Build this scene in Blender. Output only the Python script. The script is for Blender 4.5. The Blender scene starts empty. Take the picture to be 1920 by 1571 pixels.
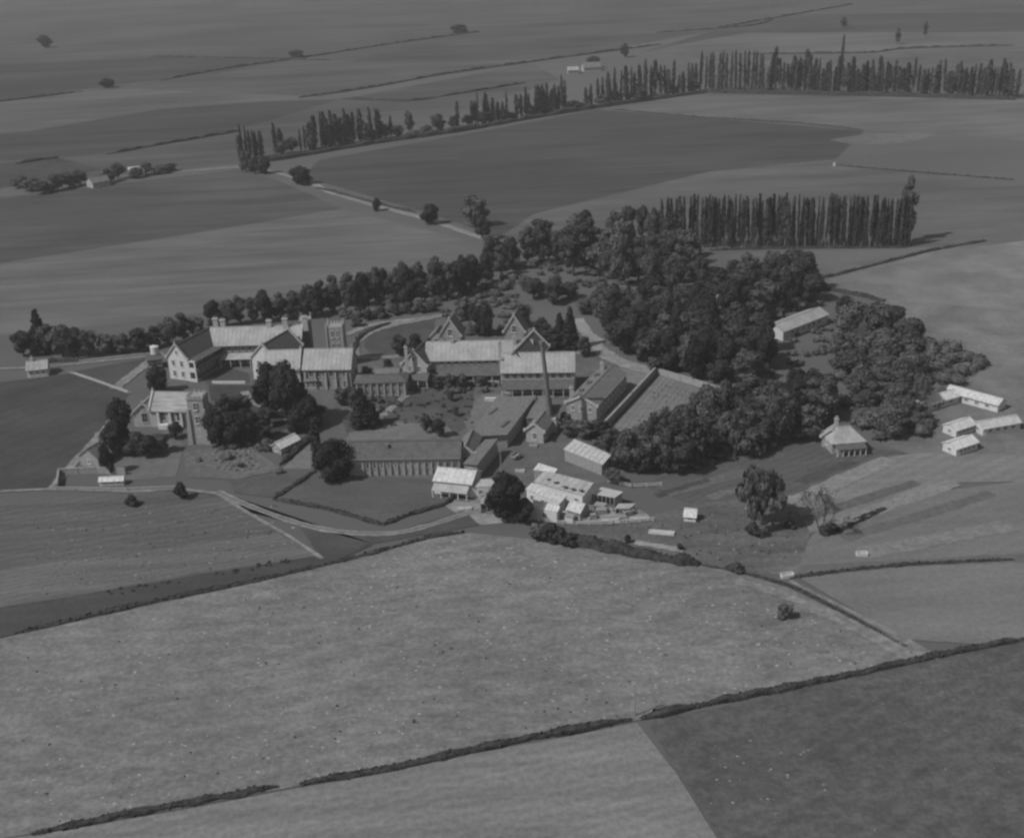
import bpy, bmesh, math, random
from mathutils import Vector, Matrix
# ------------------------------------------------------------------ camera, light
C = bpy.context.scene
col = C.collection
FPX, CAM_H, PITCH, ROLL = 2300.0, 130.0, math.radians(23.2), math.radians(2.5)
cd = bpy.data.cameras.new('camera'); cam = bpy.data.objects.new('camera', cd); col.objects.link(cam)
cd.sensor_fit = 'HORIZONTAL'; cd.sensor_width = 36.0; cd.lens = 36.0 * FPX / 1920.0
cd.clip_start = 1.0; cd.clip_end = 20000.0
cam.matrix_world = (Matrix.Translation((0, 0, CAM_H)) @ Matrix.Rotation(math.pi/2 - PITCH, 4, 'X') @ Matrix.Rotation(-ROLL, 4, 'Z'))
C.camera = cam
SUN_EL = math.radians(48); SUN_AZ = math.radians(26)          # shadows fall 26 deg from +X towards +Y
sunv = Vector((-math.cos(SUN_EL)*math.cos(SUN_AZ), -math.cos(SUN_EL)*math.sin(SUN_AZ), math.sin(SUN_EL)))
sl = bpy.data.lights.new('sun', 'SUN'); sl.energy = 3.2; sl.angle = math.radians(0.6); sl.color = (1, 1, 1)
so = bpy.data.objects.new('sun', sl); col.objects.link(so); so.rotation_euler = sunv.to_track_quat('Z', 'Y').to_euler()
w = bpy.data.worlds.new('World'); C.world = w; w.use_nodes = True
nt = w.node_tree; bg = nt.nodes['Background']
sky = nt.nodes.new('ShaderNodeTexSky'); sky.sky_type = 'NISHITA'; sky.sun_disc = False
sky.sun_elevation = SUN_EL; sky.sun_rotation = math.atan2(sunv.x, sunv.y)
bw = nt.nodes.new('ShaderNodeRGBToBW')                         # the photograph is black and white film
nt.links.new(sky.outputs[0], bw.inputs[0]); nt.links.new(bw.outputs[0], bg.inputs[0]); bg.inputs[1].default_value = 0.09
C.view_settings.view_transform = 'Standard'; C.view_settings.look = 'None'
C.view_settings.exposure = 0.0; C.view_settings.gamma = 1.0
C.render.engine = 'CYCLES'
C.cycles.filter_width = 2.6                                    # soft old lens
C.cycles.use_denoising = True
C.cycles.max_bounces = 4; C.cycles.diffuse_bounces = 2; C.cycles.glossy_bounces = 1; C.cycles.transmission_bounces = 0
C.cycles.volume_bounces = 0; C.cycles.transparent_max_bounces = 4
HAZE = 0.00014
R = random.Random(11)
# ------------------------------------------------------------------ measuring: a photo pixel and a height above ground -> a place on the plain
def P(x, y, h=0.0):
    u, v = x - 960.0, y - 785.5
    c, s = math.cos(ROLL), math.sin(ROLL)
    u2, v2 = c*u - s*v, s*u + c*v
    dy = FPX*math.cos(PITCH) - v2*math.sin(PITCH); dz = -FPX*math.sin(PITCH) - v2*math.cos(PITCH)
    t = (h - CAM_H)/dz
    return Vector((u2*t, dy*t, h))
def PP(pts, h=0.0): return [P(x, y, h) for x, y in pts]
# ------------------------------------------------------------------ materials
def lin(t): t /= 255.0; return t/12.92 if t <= .04045 else ((t+.055)/1.055)**2.4
def alb(t, d=330.0):                                          # reflectance that reads as tone t through d metres of this air
    T = math.exp(-HAZE*d); return max(.012, (lin(t) - .42*(1-T))/(1.03*T))
def node(nt, kind, **kw):
    n = nt.nodes.new(kind)
    for k, v in kw.items(): setattr(n, k, v)
    return n
def mat(name, tone=None, a=None, var=.12, scale=.5, detail=4, stretch=None, rot=0, rough=.9, var2=0, scale2=.03, bump=0, coords='Object', grain=0, rand=0, furrow=None):
    m = bpy.data.materials.new(name); m.use_nodes = True; nt = m.node_tree
    b = nt.nodes['Principled BSDF']; b.inputs['Roughness'].default_value = rough
    b.inputs['Specular IOR Level'].default_value = .15
    base = a if a is not None else alb(tone)
    tc = node(nt, 'ShaderNodeTexCoord')
    mp = node(nt, 'ShaderNodeMapping'); mp.inputs['Rotation'].default_value = (0, 0, rot)
    if stretch: mp.inputs['Scale'].default_value = stretch
    nt.links.new(tc.outputs[coords], mp.inputs[0])
    n1 = node(nt, 'ShaderNodeTexNoise'); n1.inputs['Scale'].default_value = scale; n1.inputs['Detail'].default_value = detail; n1.inputs['Roughness'].default_value = .65
    nt.links.new(mp.outputs[0], n1.inputs['Vector'])
    r1 = node(nt, 'ShaderNodeMapRange'); r1.inputs[1].default_value = .34; r1.inputs[2].default_value = .66
    r1.inputs[3].default_value = 1 - var; r1.inputs[4].default_value = 1 + var
    nt.links.new(n1.outputs[0], r1.inputs[0])
    fac = r1.outputs[0]
    if var2:
        n2 = node(nt, 'ShaderNodeTexNoise'); n2.inputs['Scale'].default_value = scale2; n2.inputs['Detail'].default_value = 3
        nt.links.new(tc.outputs[coords], n2.inputs['Vector'])
        r2 = node(nt, 'ShaderNodeMapRange'); r2.inputs[1].default_value = .36; r2.inputs[2].default_value = .64
        r2.inputs[3].default_value = 1 - var2; r2.inputs[4].default_value = 1 + var2
        nt.links.new(n2.outputs[0], r2.inputs[0])
        mu = node(nt, 'ShaderNodeMath', operation='MULTIPLY'); nt.links.new(fac, mu.inputs[0]); nt.links.new(r2.outputs[0], mu.inputs[1]); fac = mu.outputs[0]
    if rand:                                                    # no two trees or panes alike
        oi = node(nt, 'ShaderNodeObjectInfo'); rr_ = node(nt, 'ShaderNodeMapRange'); rr_.inputs[3].default_value = 1 - rand; rr_.inputs[4].default_value = 1 + rand*1.3
        nt.links.new(oi.outputs['Random'], rr_.inputs[0]); mr = node(nt, 'ShaderNodeMath', operation='MULTIPLY'); nt.links.new(fac, mr.inputs[0]); nt.links.new(rr_.outputs[0], mr.inputs[1]); fac = mr.outputs[0]
    if furrow:                                                  # (direction, metres between rows, strength, wobble)
        fm = node(nt, 'ShaderNodeMapping'); fm.inputs['Rotation'].default_value = (0, 0, -furrow[0]); nt.links.new(tc.outputs[coords], fm.inputs[0])
        wv = node(nt, 'ShaderNodeTexWave', wave_type='BANDS', bands_direction='Y'); wv.inputs['Scale'].default_value = .314/furrow[1]*1.0; wv.inputs['Distortion'].default_value = furrow[3]; wv.inputs['Detail'].default_value = 3; wv.inputs['Detail Scale'].default_value = .3
        nt.links.new(fm.outputs[0], wv.inputs['Vector'])
        rf = node(nt, 'ShaderNodeMapRange'); rf.inputs[3].default_value = 1 - furrow[2]; rf.inputs[4].default_value = 1 + furrow[2]; nt.links.new(wv.outputs['Fac'], rf.inputs[0])
        n4 = node(nt, 'ShaderNodeTexNoise'); n4.inputs['Scale'].default_value = .04; nt.links.new(tc.outputs[coords], n4.inputs['Vector'])
        mx = node(nt, 'ShaderNodeMix'); mx.inputs[2].default_value = 1.0; nt.links.new(n4.outputs[0], mx.inputs[0]); nt.links.new(rf.outputs[0], mx.inputs[3])
        mf = node(nt, 'ShaderNodeMath', operation='MULTIPLY'); nt.links.new(fac, mf.inputs[0]); nt.links.new(mx.outputs[0], mf.inputs[1]); fac = mf.outputs[0]
    if grain:
        n3 = node(nt, 'ShaderNodeTexNoise'); n3.inputs['Scale'].default_value = .9; n3.inputs['Detail'].default_value = 4; n3.inputs['Roughness'].default_value = .8
        nt.links.new(tc.outputs[coords], n3.inputs['Vector'])
        r3 = node(nt, 'ShaderNodeMapRange'); r3.inputs[1].default_value = .38; r3.inputs[2].default_value = .62
        r3.inputs[3].default_value = 1 - grain; r3.inputs[4].default_value = 1 + grain
        nt.links.new(n3.outputs[0], r3.inputs[0])
        mu3 = node(nt, 'ShaderNodeMath', operation='MULTIPLY'); nt.links.new(fac, mu3.inputs[0]); nt.links.new(r3.outputs[0], mu3.inputs[1]); fac = mu3.outputs[0]
    mm = node(nt, 'ShaderNodeMath', operation='MULTIPLY'); mm.inputs[1].default_value = base; nt.links.new(fac, mm.inputs[0])
    cc = node(nt, 'ShaderNodeCombineColor')
    for i in range(3): nt.links.new(mm.outputs[0], cc.inputs[i])
    nt.links.new(cc.outputs[0], b.inputs['Base Color'])
    if bump:
        bp = node(nt, 'ShaderNodeBump'); bp.inputs['Strength'].default_value = bump; nt.links.new(n1.outputs[0], bp.inputs['Height']); nt.links.new(bp.outputs[0], b.inputs['Normal'])
    return m
M = {}
M['roof_white'] = mat('corrugated iron roof', a=.315, var=.16, scale=1.6, var2=.12, scale2=.25, rough=.6)
M['roof_bright'] = mat('bright iron roof', rand=.12, a=.47, var=.2, scale=1.2, rough=.6)
M['roof_ribbed'] = mat('ribbed slate roof', a=.30, var=.3, scale=.8, stretch=(.15, 1, 2.2), rough=.8)
M['roof_grey'] = mat('grey slate roof', a=.15, var=.2, scale=1.0)
M['roof_dark'] = mat('shade toned roof and dark skylight', a=.10, var=.15, scale=1.0)  # cross wing roofs: shade of their slopes put into the colour; skylights plainly dark
M['roof_mid'] = mat('weathered roof', a=.10, var=.2, scale=.8)
M['brick'] = mat('brick wall', a=.27, var=.16, scale=1.6)
M['brick_pale'] = mat('pale brick wall', a=.34, var=.12, scale=1.6)
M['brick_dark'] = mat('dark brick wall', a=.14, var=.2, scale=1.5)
M['white_wall'] = mat('whitewashed wall', a=.52, var=.1, scale=1.0)
M['stone'] = mat('stone dressing', a=.38, var=.12, scale=2)
M['timber'] = mat('weathered timber', a=.25, var=.2, scale=2)
M['timber_pale'] = mat('painted timber', a=.55, var=.1, scale=2)
M['timber_log'] = mat('stacked timber', a=.36, var=.35, scale=2)
M['glass'] = mat('dark window glass', rand=.8, a=.04, var=.2, scale=1, rough=.15)
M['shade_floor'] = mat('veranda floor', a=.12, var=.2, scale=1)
M['leaf_dark'] = mat('dark conifer foliage', rand=.25, a=.030, var=.35, scale=.9)
M['leaf_mid'] = mat('broadleaf foliage', rand=.42, a=.066, var=.4, scale=.6, var2=.2, scale2=.15)
M['leaf_pale'] = mat('pale foliage', rand=.35, a=.085, var=.35, scale=.6, var2=.2, scale2=.15)
M['leaf_poplar'] = mat('poplar foliage', rand=.35, a=.046, var=.4, scale=.5)
M['leaf_hedge'] = mat('hedge foliage', a=.045, var=.35, scale=.8)
M['bark'] = mat('bark', a=.07, var=.3, scale=1.5)
M['bark_pale'] = mat('pale bark', a=.14, var=.3, scale=1.5)
M['tuft_dark'] = mat('dark tussock', a=.05, var=.3, scale=2)
M['tuft_pale'] = mat('pale seed heads', a=.255, var=.3, scale=2)
M['earth'] = mat('bare earth', tone=120, var=.2, scale=.4, var2=.15, scale2=.08)
M['road'] = mat('gravel road', grain=.16, tone=136, var=.22, scale=.3, var2=.1, scale2=.05)
M['worn'] = mat('worn grass', tone=118, grain=.15, var=.3, scale=.3)
M['path'] = mat('gravel path', grain=.16, tone=126, var=.25, scale=.4, var2=.1, scale2=.08)
# ------------------------------------------------------------------ tagging and mesh helpers
def tag(o, label=None, cat=None, group=None, kind=None):
    if label: o['label'] = label
    if cat: o['category'] = cat
    if group: o['group'] = group
    if kind: o['kind'] = kind
    return o
class MB:
    def __init__(s): s.v = []; s.f = []; s.m = []
    def face(s, pts, mi=0):
        i = len(s.v); s.v += [tuple(p) for p in pts]; s.f.append(tuple(range(i, i+len(pts)))); s.m.append(mi)
    def box(s, c, ux, uy, uz, mi=0):
        """c centre, u* half-extent vectors"""
        c, ux, uy, uz = Vector(c), Vector(ux), Vector(uy), Vector(uz)
        i = len(s.v)
        for a in (-1, 1):
            for b in (-1, 1):
                for d in (-1, 1): s.v.append(tuple(c + a*ux + b*uy + d*uz))
        for q in ((0,1,3,2),(4,6,7,5),(0,4,5,1),(2,3,7,6),(0,2,6,4),(1,5,7,3)):
            s.f.append(tuple(i+k for k in q)); s.m.append(mi)
    def abox(s, x0, y0, z0, x1, y1, z1, mi=0):
        s.box(((x0+x1)/2, (y0+y1)/2, (z0+z1)/2), ((x1-x0)/2, 0, 0), (0, (y1-y0)/2, 0), (0, 0, (z1-z0)/2), mi)
    def prism(s, base, top, mi=0, cap=True, bottom=False):
        n = len(base); i = len(s.v); s.v += [tuple(p) for p in base] + [tuple(p) for p in top]
        for k in range(n):
            j = (k+1) % n; s.f.append((i+k, i+j, i+n+j, i+n+k)); s.m.append(mi)
        if cap: s.f.append(tuple(i+n+k for k in range(n))); s.m.append(mi)
        if bottom: s.f.append(tuple(i+k for k in reversed(range(n)))); s.m.append(mi)
    def tube(s, p0, p1, r0, r1, n=6, mi=0, cap=True):
        p0, p1 = Vector(p0), Vector(p1); d = (p1-p0).normalized()
        a = d.orthogonal().normalized(); b = d.cross(a)
        ring = lambda c, r: [c + r*(math.cos(2*math.pi*k/n)*a + math.sin(2*math.pi*k/n)*b) for k in range(n)]
        s.prism(ring(p0, r0), ring(p1, r1), mi, cap)
    def mesh(s, name, mats):
        me = bpy.data.meshes.new(name); me.from_pydata(s.v, [], s.f)
        for m in mats: me.materials.append(m)
        if len(mats) > 1: me.polygons.foreach_set('material_index', s.m)
        me.update(); return me
    def build(s, name, mats, parent=None, loc=None):
        if not isinstance(mats, (list, tuple)): mats = [mats]
        off = Vector(parent.location) if parent else Vector(loc or (0, 0, 0))
        if off.length: s.v = [(x-off.x, y-off.y, z-off.z) for x, y, z in s.v]
        o = bpy.data.objects.new(name, s.mesh(name, mats)); col.objects.link(o)
        if parent: o.parent = parent
        else: o.location = off
        return o
def empty(name, loc, label, cat, group=None):
    o = bpy.data.objects.new(name, None); col.objects.link(o); o.location = loc; o.empty_display_size = 1
    return tag(o, label, cat, group)
def fixn(o):
    bm = bmesh.new(); bm.from_mesh(o.data); bmesh.ops.recalc_face_normals(bm, faces=bm.faces); bm.to_mesh(o.data); bm.free(); return o
# ------------------------------------------------------------------ ground and fields
Z = [0.0]
def nz(): Z[0] += .003; return Z[0]
g = MB(); n = 24
for i in range(n):
    for j in range(n):
        x0, x1 = -3500+7000*i/n, -3500+7000*(i+1)/n; y0, y1 = -600+8000*j/n, -600+8000*(j+1)/n
        g.face([(x0,y0,0),(x1,y0,0),(x1,y1,0),(x0,y1,0)])
tag(g.build('ground', mat('plain grass', tone=97, var=.07, scale=.02, stretch=(.35, 1.6, 1), rot=-.15, var2=.08, scale2=.004)), kind='structure')
def smooth(pts, k=6, closed=False):
    out = []; n = len(pts)
    for i in range(n if closed else n-1):
        p0 = pts[(i-1) % n if closed else max(i-1, 0)]; p1 = pts[i]; p2 = pts[(i+1) % n]; p3 = pts[(i+2) % n if closed else min(i+2, n-1)]
        for t in range(k):
            t /= k
            out.append(.5*((2*p1)+(p2-p0)*t+(2*p0-5*p1+4*p2-p3)*t*t+(3*p1-p0-3*p2+p3)*t**3))
    if not closed: out.append(pts[-1])
    return out
def field(tone, pts, name='field', jit=.5, **kw):
    z = nz(); q = PP(pts); out = []
    for i, p in enumerate(q):                                   # edges wander a little
        p2 = q[(i+1) % len(q)]; L = (p2-p).length; k = max(1, min(14, int(L/14)))
        for t in range(k):
            pt = p.lerp(p2, t/k); s_ = jit*(0 if t == 0 else 1); out.append((pt.x+R.uniform(-s_, s_), pt.y+R.uniform(-s_, s_), z))
    mb = MB(); mb.face(out)
    cen = sum(q, Vector())/len(q); dist = max(150, min(1500, (cen-Vector((0, 0, CAM_H))).length))
    kw.setdefault('var', .13); kw.setdefault('scale', .12); kw.setdefault('var2', .08); kw.setdefault('scale2', .02); kw.setdefault('grain', .12 if dist < 420 else .07)
    o = mb.build(name, mat(name+' cover', a=alb(tone, dist), **kw)); return tag(fixup(o), kind='structure')
def fixup(o):                                                   # face upward
    me = o.data
    for p in me.polygons:
        if p.normal.z < 0: p.flip()
    return o
def strip(name, pts, width, m, sm=True, kind='structure', z=None):
    q = PP(pts); q = smooth(q, 9) if sm and len(q) > 2 else q; z = z or nz(); mb = MB()
    L = []
    for i, p in enumerate(q):
        d = (q[min(i+1, len(q)-1)] - q[max(i-1, 0)]).normalized(); nrm = Vector((-d.y, d.x, 0))
        wd = (width if not isinstance(width, tuple) else width[0]+(width[1]-width[0])*i/(len(q)-1))/2 * R.uniform(.82, 1.18)
        L.append((p+nrm*wd, p-nrm*wd))
    for a, b in zip(L, L[1:]): mb.face([(a[0].x,a[0].y,z),(a[1].x,a[1].y,z),(b[1].x,b[1].y,z),(b[0].x,b[0].y,z)])
    return tag(fixup(mb.build(name, m)), kind=kind)
FUR = (.05, 1.4, 1)
# far plain, strips rising gently to the right of the picture
field(104, [(-120,-60),(2100,-90),(2100,18),(1500,24),(1240,52),(900,62),(560,108),(300,106),(-120,128)], scale=.02, stretch=(.2,1.5,1), rot=-.1, furrow=(.1, 40, .12, 4), var=.2, var2=.14, scale2=.009)
field(93, [(-120,128),(300,106),(560,108),(400,140),(220,160),(-120,206)], scale=.02, stretch=(.2,1.5,1), rot=-.1, var=.22, var2=.14, scale2=.009)
field(100, [(560,108),(900,62),(1240,52),(1500,24),(1330,60),(1000,118),(800,146),(600,182),(200,165),(400,140)], scale=.02, stretch=(.2,1.5,1), rot=-.2, furrow=(.2, 30, .1, 4), var=.24, var2=.14, scale2=.009)
field(97, [(700,100),(900,78),(1240,62),(1330,60),(1000,100),(640,124)], scale=.03, stretch=(.2,1.5,1), rot=-.2, furrow=(.2, 30, .1, 4), var=.24, var2=.14, scale2=.009)
field(102, [(-120,206),(200,165),(600,182),(470,192),(300,205),(60,245),(-120,262)], scale=.03, stretch=(.2,1.5,1), rot=-.1, furrow=(.15, 24, .1, 4), var=.22, var2=.14, scale2=.009)
field(87, [(-120,262),(60,245),(300,205),(470,192),(640,186),(460,240),(300,270),(150,292),(-120,310)], scale=.03, stretch=(.2,1.5,1), rot=-.1, var2=.1, furrow=(.15, 20, .1, 4), var=.22, scale2=.009)
field(95, [(-120,310),(150,292),(300,270),(460,240),(640,186),(1000,120),(1050,150),(700,262),(455,306),(300,322),(-120,350)], scale=.03, stretch=(.2,1.5,1), rot=-.1, furrow=(.2, 18, .09, 4), var=.22, var2=.14, scale2=.009)
field(84, [(-120,318),(110,296),(190,318),(120,336),(-120,372)], scale=.05, var=.22, var2=.14, scale2=.009)
field(97, [(1330,60),(1500,26),(2100,20),(2100,62),(1380,66),(1200,100)], scale=.02, stretch=(.2,1.5,1), rot=.05, var=.22, var2=.14, scale2=.009)
field(110, [(1230,92),(1400,62),(2100,60),(2100,100),(1330,100)], scale=.02, stretch=(.2,1.5,1), rot=.05, var=.22, var2=.14, scale2=.009)
field(105, [(1240,100),(1340,98),(2100,96),(2100,180),(1340,172)], scale=.05, var=.22, var2=.14, scale2=.009)
# middle distance
field(90, [(-120,378),(25,368),(445,318),(520,338),(640,392),(300,448),(-120,512)], scale=.05, stretch=(.3,1.4,1), rot=-.15, furrow=(.05, 10, .06, 3), var=.22, var2=.14, scale2=.009)
field(103, [(-120,512),(300,448),(640,392),(905,458),(760,500),(560,545),(420,580),(200,612),(-120,640)], scale=.05, stretch=(.3,1.4,1), rot=-.15, var2=.06, furrow=(.1, 8, .07, 3), var=.22, scale2=.009)
field(86, [(566,332),(600,300),(960,236),(1120,206),(1320,222),(1620,246),(1560,305),(1330,322),(1000,402),(935,446),(820,405)], scale=.05, stretch=(.25,1.6,1), rot=-.1, var2=.1, furrow=(.12, 9, .12, 3), var=.2, scale2=.009)
field(99, [(935,446),(1000,402),(1330,322),(1560,300),(1640,314),(1900,338),(2100,350),(2100,480),(1240,420),(1160,440)], scale=.05, stretch=(.3,1.4,1), rot=-.05, var=.22, var2=.14, scale2=.009)
field(108, [(1125,205),(1325,172),(1600,178),(2100,192),(2100,290),(1900,262),(1620,245),(1320,221)], scale=.04, stretch=(.3,1.4,1), rot=.03, var=.22, var2=.14, scale2=.009)
field(112, [(1555,262),(1640,250),(1760,252),(1700,268),(1600,272)], scale=.2, var=.2, var2=.14, scale2=.009)
field(103, [(1300,475),(1720,464),(2100,444),(2100,610),(1640,560),(1530,530),(1440,500)], scale=.06, stretch=(.3,1.4,1), rot=.1, var=.22, var2=.14, scale2=.009)
field(116, [(1530,530),(1740,474),(2100,430),(2100,600),(1640,560)], scale=.06, var=.22, var2=.14, scale2=.009)
field(110, [(1640,560),(2100,600),(2100,870),(1700,850),(1640,830),(1740,700)], scale=.08, var=.22, var2=.14, scale2=.009)
# around the college
field(77, [(-120,730),(25,714),(135,700),(242,738),(212,784),(96,918),(-120,925)], scale=.08, var2=.1, furrow=(.9, 5, .08, 4))
field(83, [(135,697),(275,672),(212,722),(240,738)], scale=.1)
field(106, [(215,850),(330,800),(345,835),(330,893),(240,900),(196,890)], name='lawn', scale=.3)
field(84, [(690,625),(740,606),(815,600),(812,640),(755,672),(700,668),(682,650)], name='lawn', scale=.2)
field(84, [(400,690),(462,688),(470,718),(385,720)], name='lawn', scale=.3)
field(74, [(390,722),(470,722),(540,800),(490,835),(400,840)], name='lawn', scale=.3)
field(99, [(430,690),(1240,640),(1400,760),(1150,900),(900,960),(840,900),(660,890),(600,740)], name='yard', scale=.25, var2=.1, scale2=.05)
field(86, [(700,735),(890,725),(880,800),(840,822),(655,822),(640,790)], name='lawn', scale=.3, var2=.12, scale2=.08)
field(110, [(530,880),(592,812),(600,880)], name='yard', scale=.4)
field(112, [(655,812),(740,790),(840,800),(860,822),(650,826)], name='yard', scale=.4)
field(100, [(925,870),(985,830),(1060,800),(1060,850),(1140,900),(1000,890),(950,915)], name='yard', scale=.25)
field(108, [(905,740),(1030,735),(1030,770),(985,815),(880,812),(870,790)], name='yard', scale=.3)
field(117, [(1165,682),(1228,696),(1138,800),(1098,800),(1110,780)], name='yard', scale=.25)
field(114, [(1232,704),(1390,754),(1300,790),(1180,812),(1140,808)], name='garden_ground', scale=.4, stretch=(.4,1.4,1), rot=.5, var=.16, furrow=(1.15, 1.6, .2, 1))
field(134, [(820,940),(900,925),(1000,950),(1100,945),(1190,950),(1230,975),(1150,985),(1000,975),(900,985),(860,965)], name='yard', scale=.3, var=.25)
field(90, [(1190,905),(1360,870),(1480,825),(1560,805),(1640,840),(1700,850),(1560,905),(1480,930),(1300,945)], scale=.15, stretch=(.25,1.5,1), rot=.35, var=.14, furrow=(.62, 2.2, .16, 2))
field(120, [(1470,935),(1660,858),(1720,850),(1980,855),(2100,900),(1800,905),(1620,965),(1520,1000)], scale=.12, stretch=(.1,1.5,1), rot=.35, var=.14, furrow=(.62, 3.4, .1, 2))
field(110, [(1540,985),(1720,925),(2100,880),(2100,1050),(1700,1065),(1480,1080),(1420,1075),(1500,1030)], scale=.1, stretch=(.2,1.5,1), rot=.25, var=.1, furrow=(.5, 3, .05, 3))
field(97, [(1190,975),(1300,945),(1480,930),(1520,1000),(1500,1060),(1440,1076),(1310,1058),(1060,1005),(1000,985)], scale=.15, stretch=(.4,1.4,1), rot=.2, var=.25, grain=.22)
field(112, [(1500,1084),(1700,1060),(2100,1045),(2100,1240),(1860,1210),(1700,1200),(1560,1120)], scale=.1, stretch=(.3,1.4,1), rot=-.3)
field(100, [(1500,1060),(1700,1050),(2100,1030),(2100,1050),(1700,1064),(1490,1084)], scale=.1)
# below the college
field(82, [(300,918),(420,925),(560,985),(600,1045),(700,1020),(900,985),(870,958),(730,1000),(600,992),(470,945)], scale=.15, var2=.1)
field(90, [(513,936),(590,888),(830,902),(865,932),(716,984),(620,958)], scale=.15, stretch=(.4,1.3,1), rot=.1, furrow=(.05, 1.6, .12, 2))
field(101, [(345,850),(400,838),(470,840),(530,882),(440,900),(350,895)], name='garden_ground', scale=.5, var=.25)
field(88, [(430,900),(590,882),(512,934),(440,925)], scale=.2)
field(94, [(-120,950),(25,938),(300,920),(410,930),(600,1045),(300,1090),(-120,1160)], scale=.16, stretch=(.12,1.5,1), rot=-.25, furrow=(.33, 2.6, .16, 4), var=.2)
field(104, [(-120,1085),(300,1030),(520,1000),(600,1045),(420,1068),(-120,1150)], scale=.16, stretch=(.08,1.8,1), rot=-.25, var=.14, furrow=(.33, 1.8, .16, 3))
field(77, [(-120,1160),(230,1102),(560,1048),(700,1022),(620,1058),(300,1128),(60,1182),(-120,1225)], scale=.2, stretch=(.2,1.4,1), rot=-.25, var=.16)
field(115, [(-120,1225),(60,1185),(300,1132),(620,1060),(800,1012),(880,1000),(1000,1012),(1200,1040),(1360,1068),(1470,1100),(1640,1180),(1760,1232),(1200,1350),(560,1474),(130,1552),(-160,1600)], scale=.25, stretch=(.5,1.2,1), rot=-.2, var2=.1, scale2=.03, var=.2, furrow=(.3, 5, .08, 6), grain=.2)
field(119, [(130,1556),(560,1478),(1195,1356),(1268,1450),(1375,1620),(-200,1700),(-200,1605)], scale=.2, stretch=(.15,1.5,1), rot=-.25, var2=.07, furrow=(.3, 2.2, .10, 5), grain=.16, var=.16)
field(88, [(1212,1354),(1740,1240),(2100,1165),(2100,1700),(1430,1700),(1349,1571),(1281,1462)], scale=.3, stretch=(.7,1.1,1), rot=-.2, var2=.12, scale2=.03, furrow=(.6, 3.5, .10, 9), grain=.2, var=.2)
# long cultivated strips slanting up beside the bungalow
for (a, b_, wd, tn) in (((1480,945),(1668,862),5,128), ((1505,975),(1720,905),3,96), ((1545,990),(1790,905),4,126), ((1580,1010),(1860,925),3,100), ((1250,925),(1420,880),4,100), ((1330,935),(1400,915),3,104), ((1230,930),(1330,900),2,78), ((1500,905),(1600,865),3,82), ((1610,1040),(1900,985),5,120)):
    strip('field', [a, ((a[0]+b_[0])/2, (a[1]+b_[1])/2+R.uniform(-2, 2)), b_], wd, mat('bed cover', tone=tn, var=.16, scale=.4, grain=.15))
# roads and paths
strip('road', [(555,318),(600,352),(660,374),(800,412),(905,447),(960,458)], 3.6, M['road'])
strip('road', [(300,326),(370,320),(450,314),(490,318),(555,335)], 3.2, M['path'])
strip('road', [(405,922),(470,950),(560,982),(640,998),(730,1001),(800,987),(880,962),(940,950)], 2.0, M['path'])
strip('track', [(405,924),(470,965),(540,1005),(605,1048)], .9, M['path'])
strip('path', [(0,922),(108,918),(240,922),(330,918),(410,926)], 1.2, M['path'])
strip('path', [(98,916),(150,856),(205,796),(222,762)], 2.4, M['path'])
strip('path', [(-80,694),(60,690),(130,684),(290,668),(330,668)], 1.6, M['path'])
strip('path', [(130,698),(185,716),(245,738)], 1.4, M['path'])
strip('road', [(215,730),(245,706),(280,680),(300,662)], 3.6, M['path'])
strip('road', [(830,592),(780,602),(730,612),(690,626),(668,645),(668,668),(700,672),(760,668)], 3.2, M['path'])
strip('road', [(650,628),(690,612),(740,604),(800,597)], 3.0, M['path'])
strip('road', [(1082,598),(1100,625),(1118,642),(1100,656),(1080,664)], (4, 6), M['road'])
strip('road', [(1110,645),(1140,668),(1170,682),(1228,700)], 5.0, M['road'])
strip('path', [(458,735),(478,757),(515,770),(560,790)], 2.2, M['path'])
strip('path', [(770,735),(735,765),(700,795)], 2.4, M['path'])
strip('path', [(1100,795),(1135,812),(1150,820)], 3, M['path'])
strip('path', [(1455,520),(1475,545),(1470,570)], 4, M['road'])
strip('track', [(1480,1090),(1600,1150),(1760,1235)], (1.0, 1.6), M['worn'])
strip('path', [(1190,1018),(1240,1026),(1282,1033)], 2, M['road'])

M['verge'] = mat('grassy crown of the lane', tone=108, var=.3, scale=.5, grain=.2)
strip('grass_verge', [(600,352),(660,374),(800,412),(905,447)], .7, M['verge'])
strip('grass_verge', [(405,922),(470,950),(560,982),(640,998),(730,1001),(800,987),(880,962)], .5, M['verge'])
strip('path', [(1380,1090),(1500,1128),(1640,1195),(1720,1235)], (2.0, 4.5), mat('trodden pasture', tone=122, var=.25, scale=.4, grain=.2))
# ------------------------------------------------------------------ foliage
def rnd_dir(r):
    z = r.uniform(-1, 1); a = r.uniform(0, 2*math.pi); s = math.sqrt(1-z*z); return Vector((s*math.cos(a), s*math.sin(a), z))
def clump(mb, p, nrm, size, r, mi=0, stretch=1.0):
    nrm = (nrm + .55*rnd_dir(r)).normalized(); a = nrm.orthogonal().normalized(); a = Matrix.Rotation(r.uniform(0, 6.28), 3, nrm) @ a; b = nrm.cross(a)
    s1, s2 = size*r.uniform(.6, 1.2), size*r.uniform(.5, 1.0)
    k = r.choice((3, 4, 5)); off = nrm*size*.25
    if stretch != 1.0:
        up = Vector((0, 0, 1)); a = (up + .35*rnd_dir(r)).normalized(); b = nrm.cross(a).normalized(); s1 = size*stretch*r.uniform(.6, 1.2)
    mb.face([p + s1*math.cos(2*math.pi*i/k+.4)*a + s2*math.sin(2*math.pi*i/k+.4)*b + off*r.uniform(-1, 1) for i in range(k)], mi)
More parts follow.
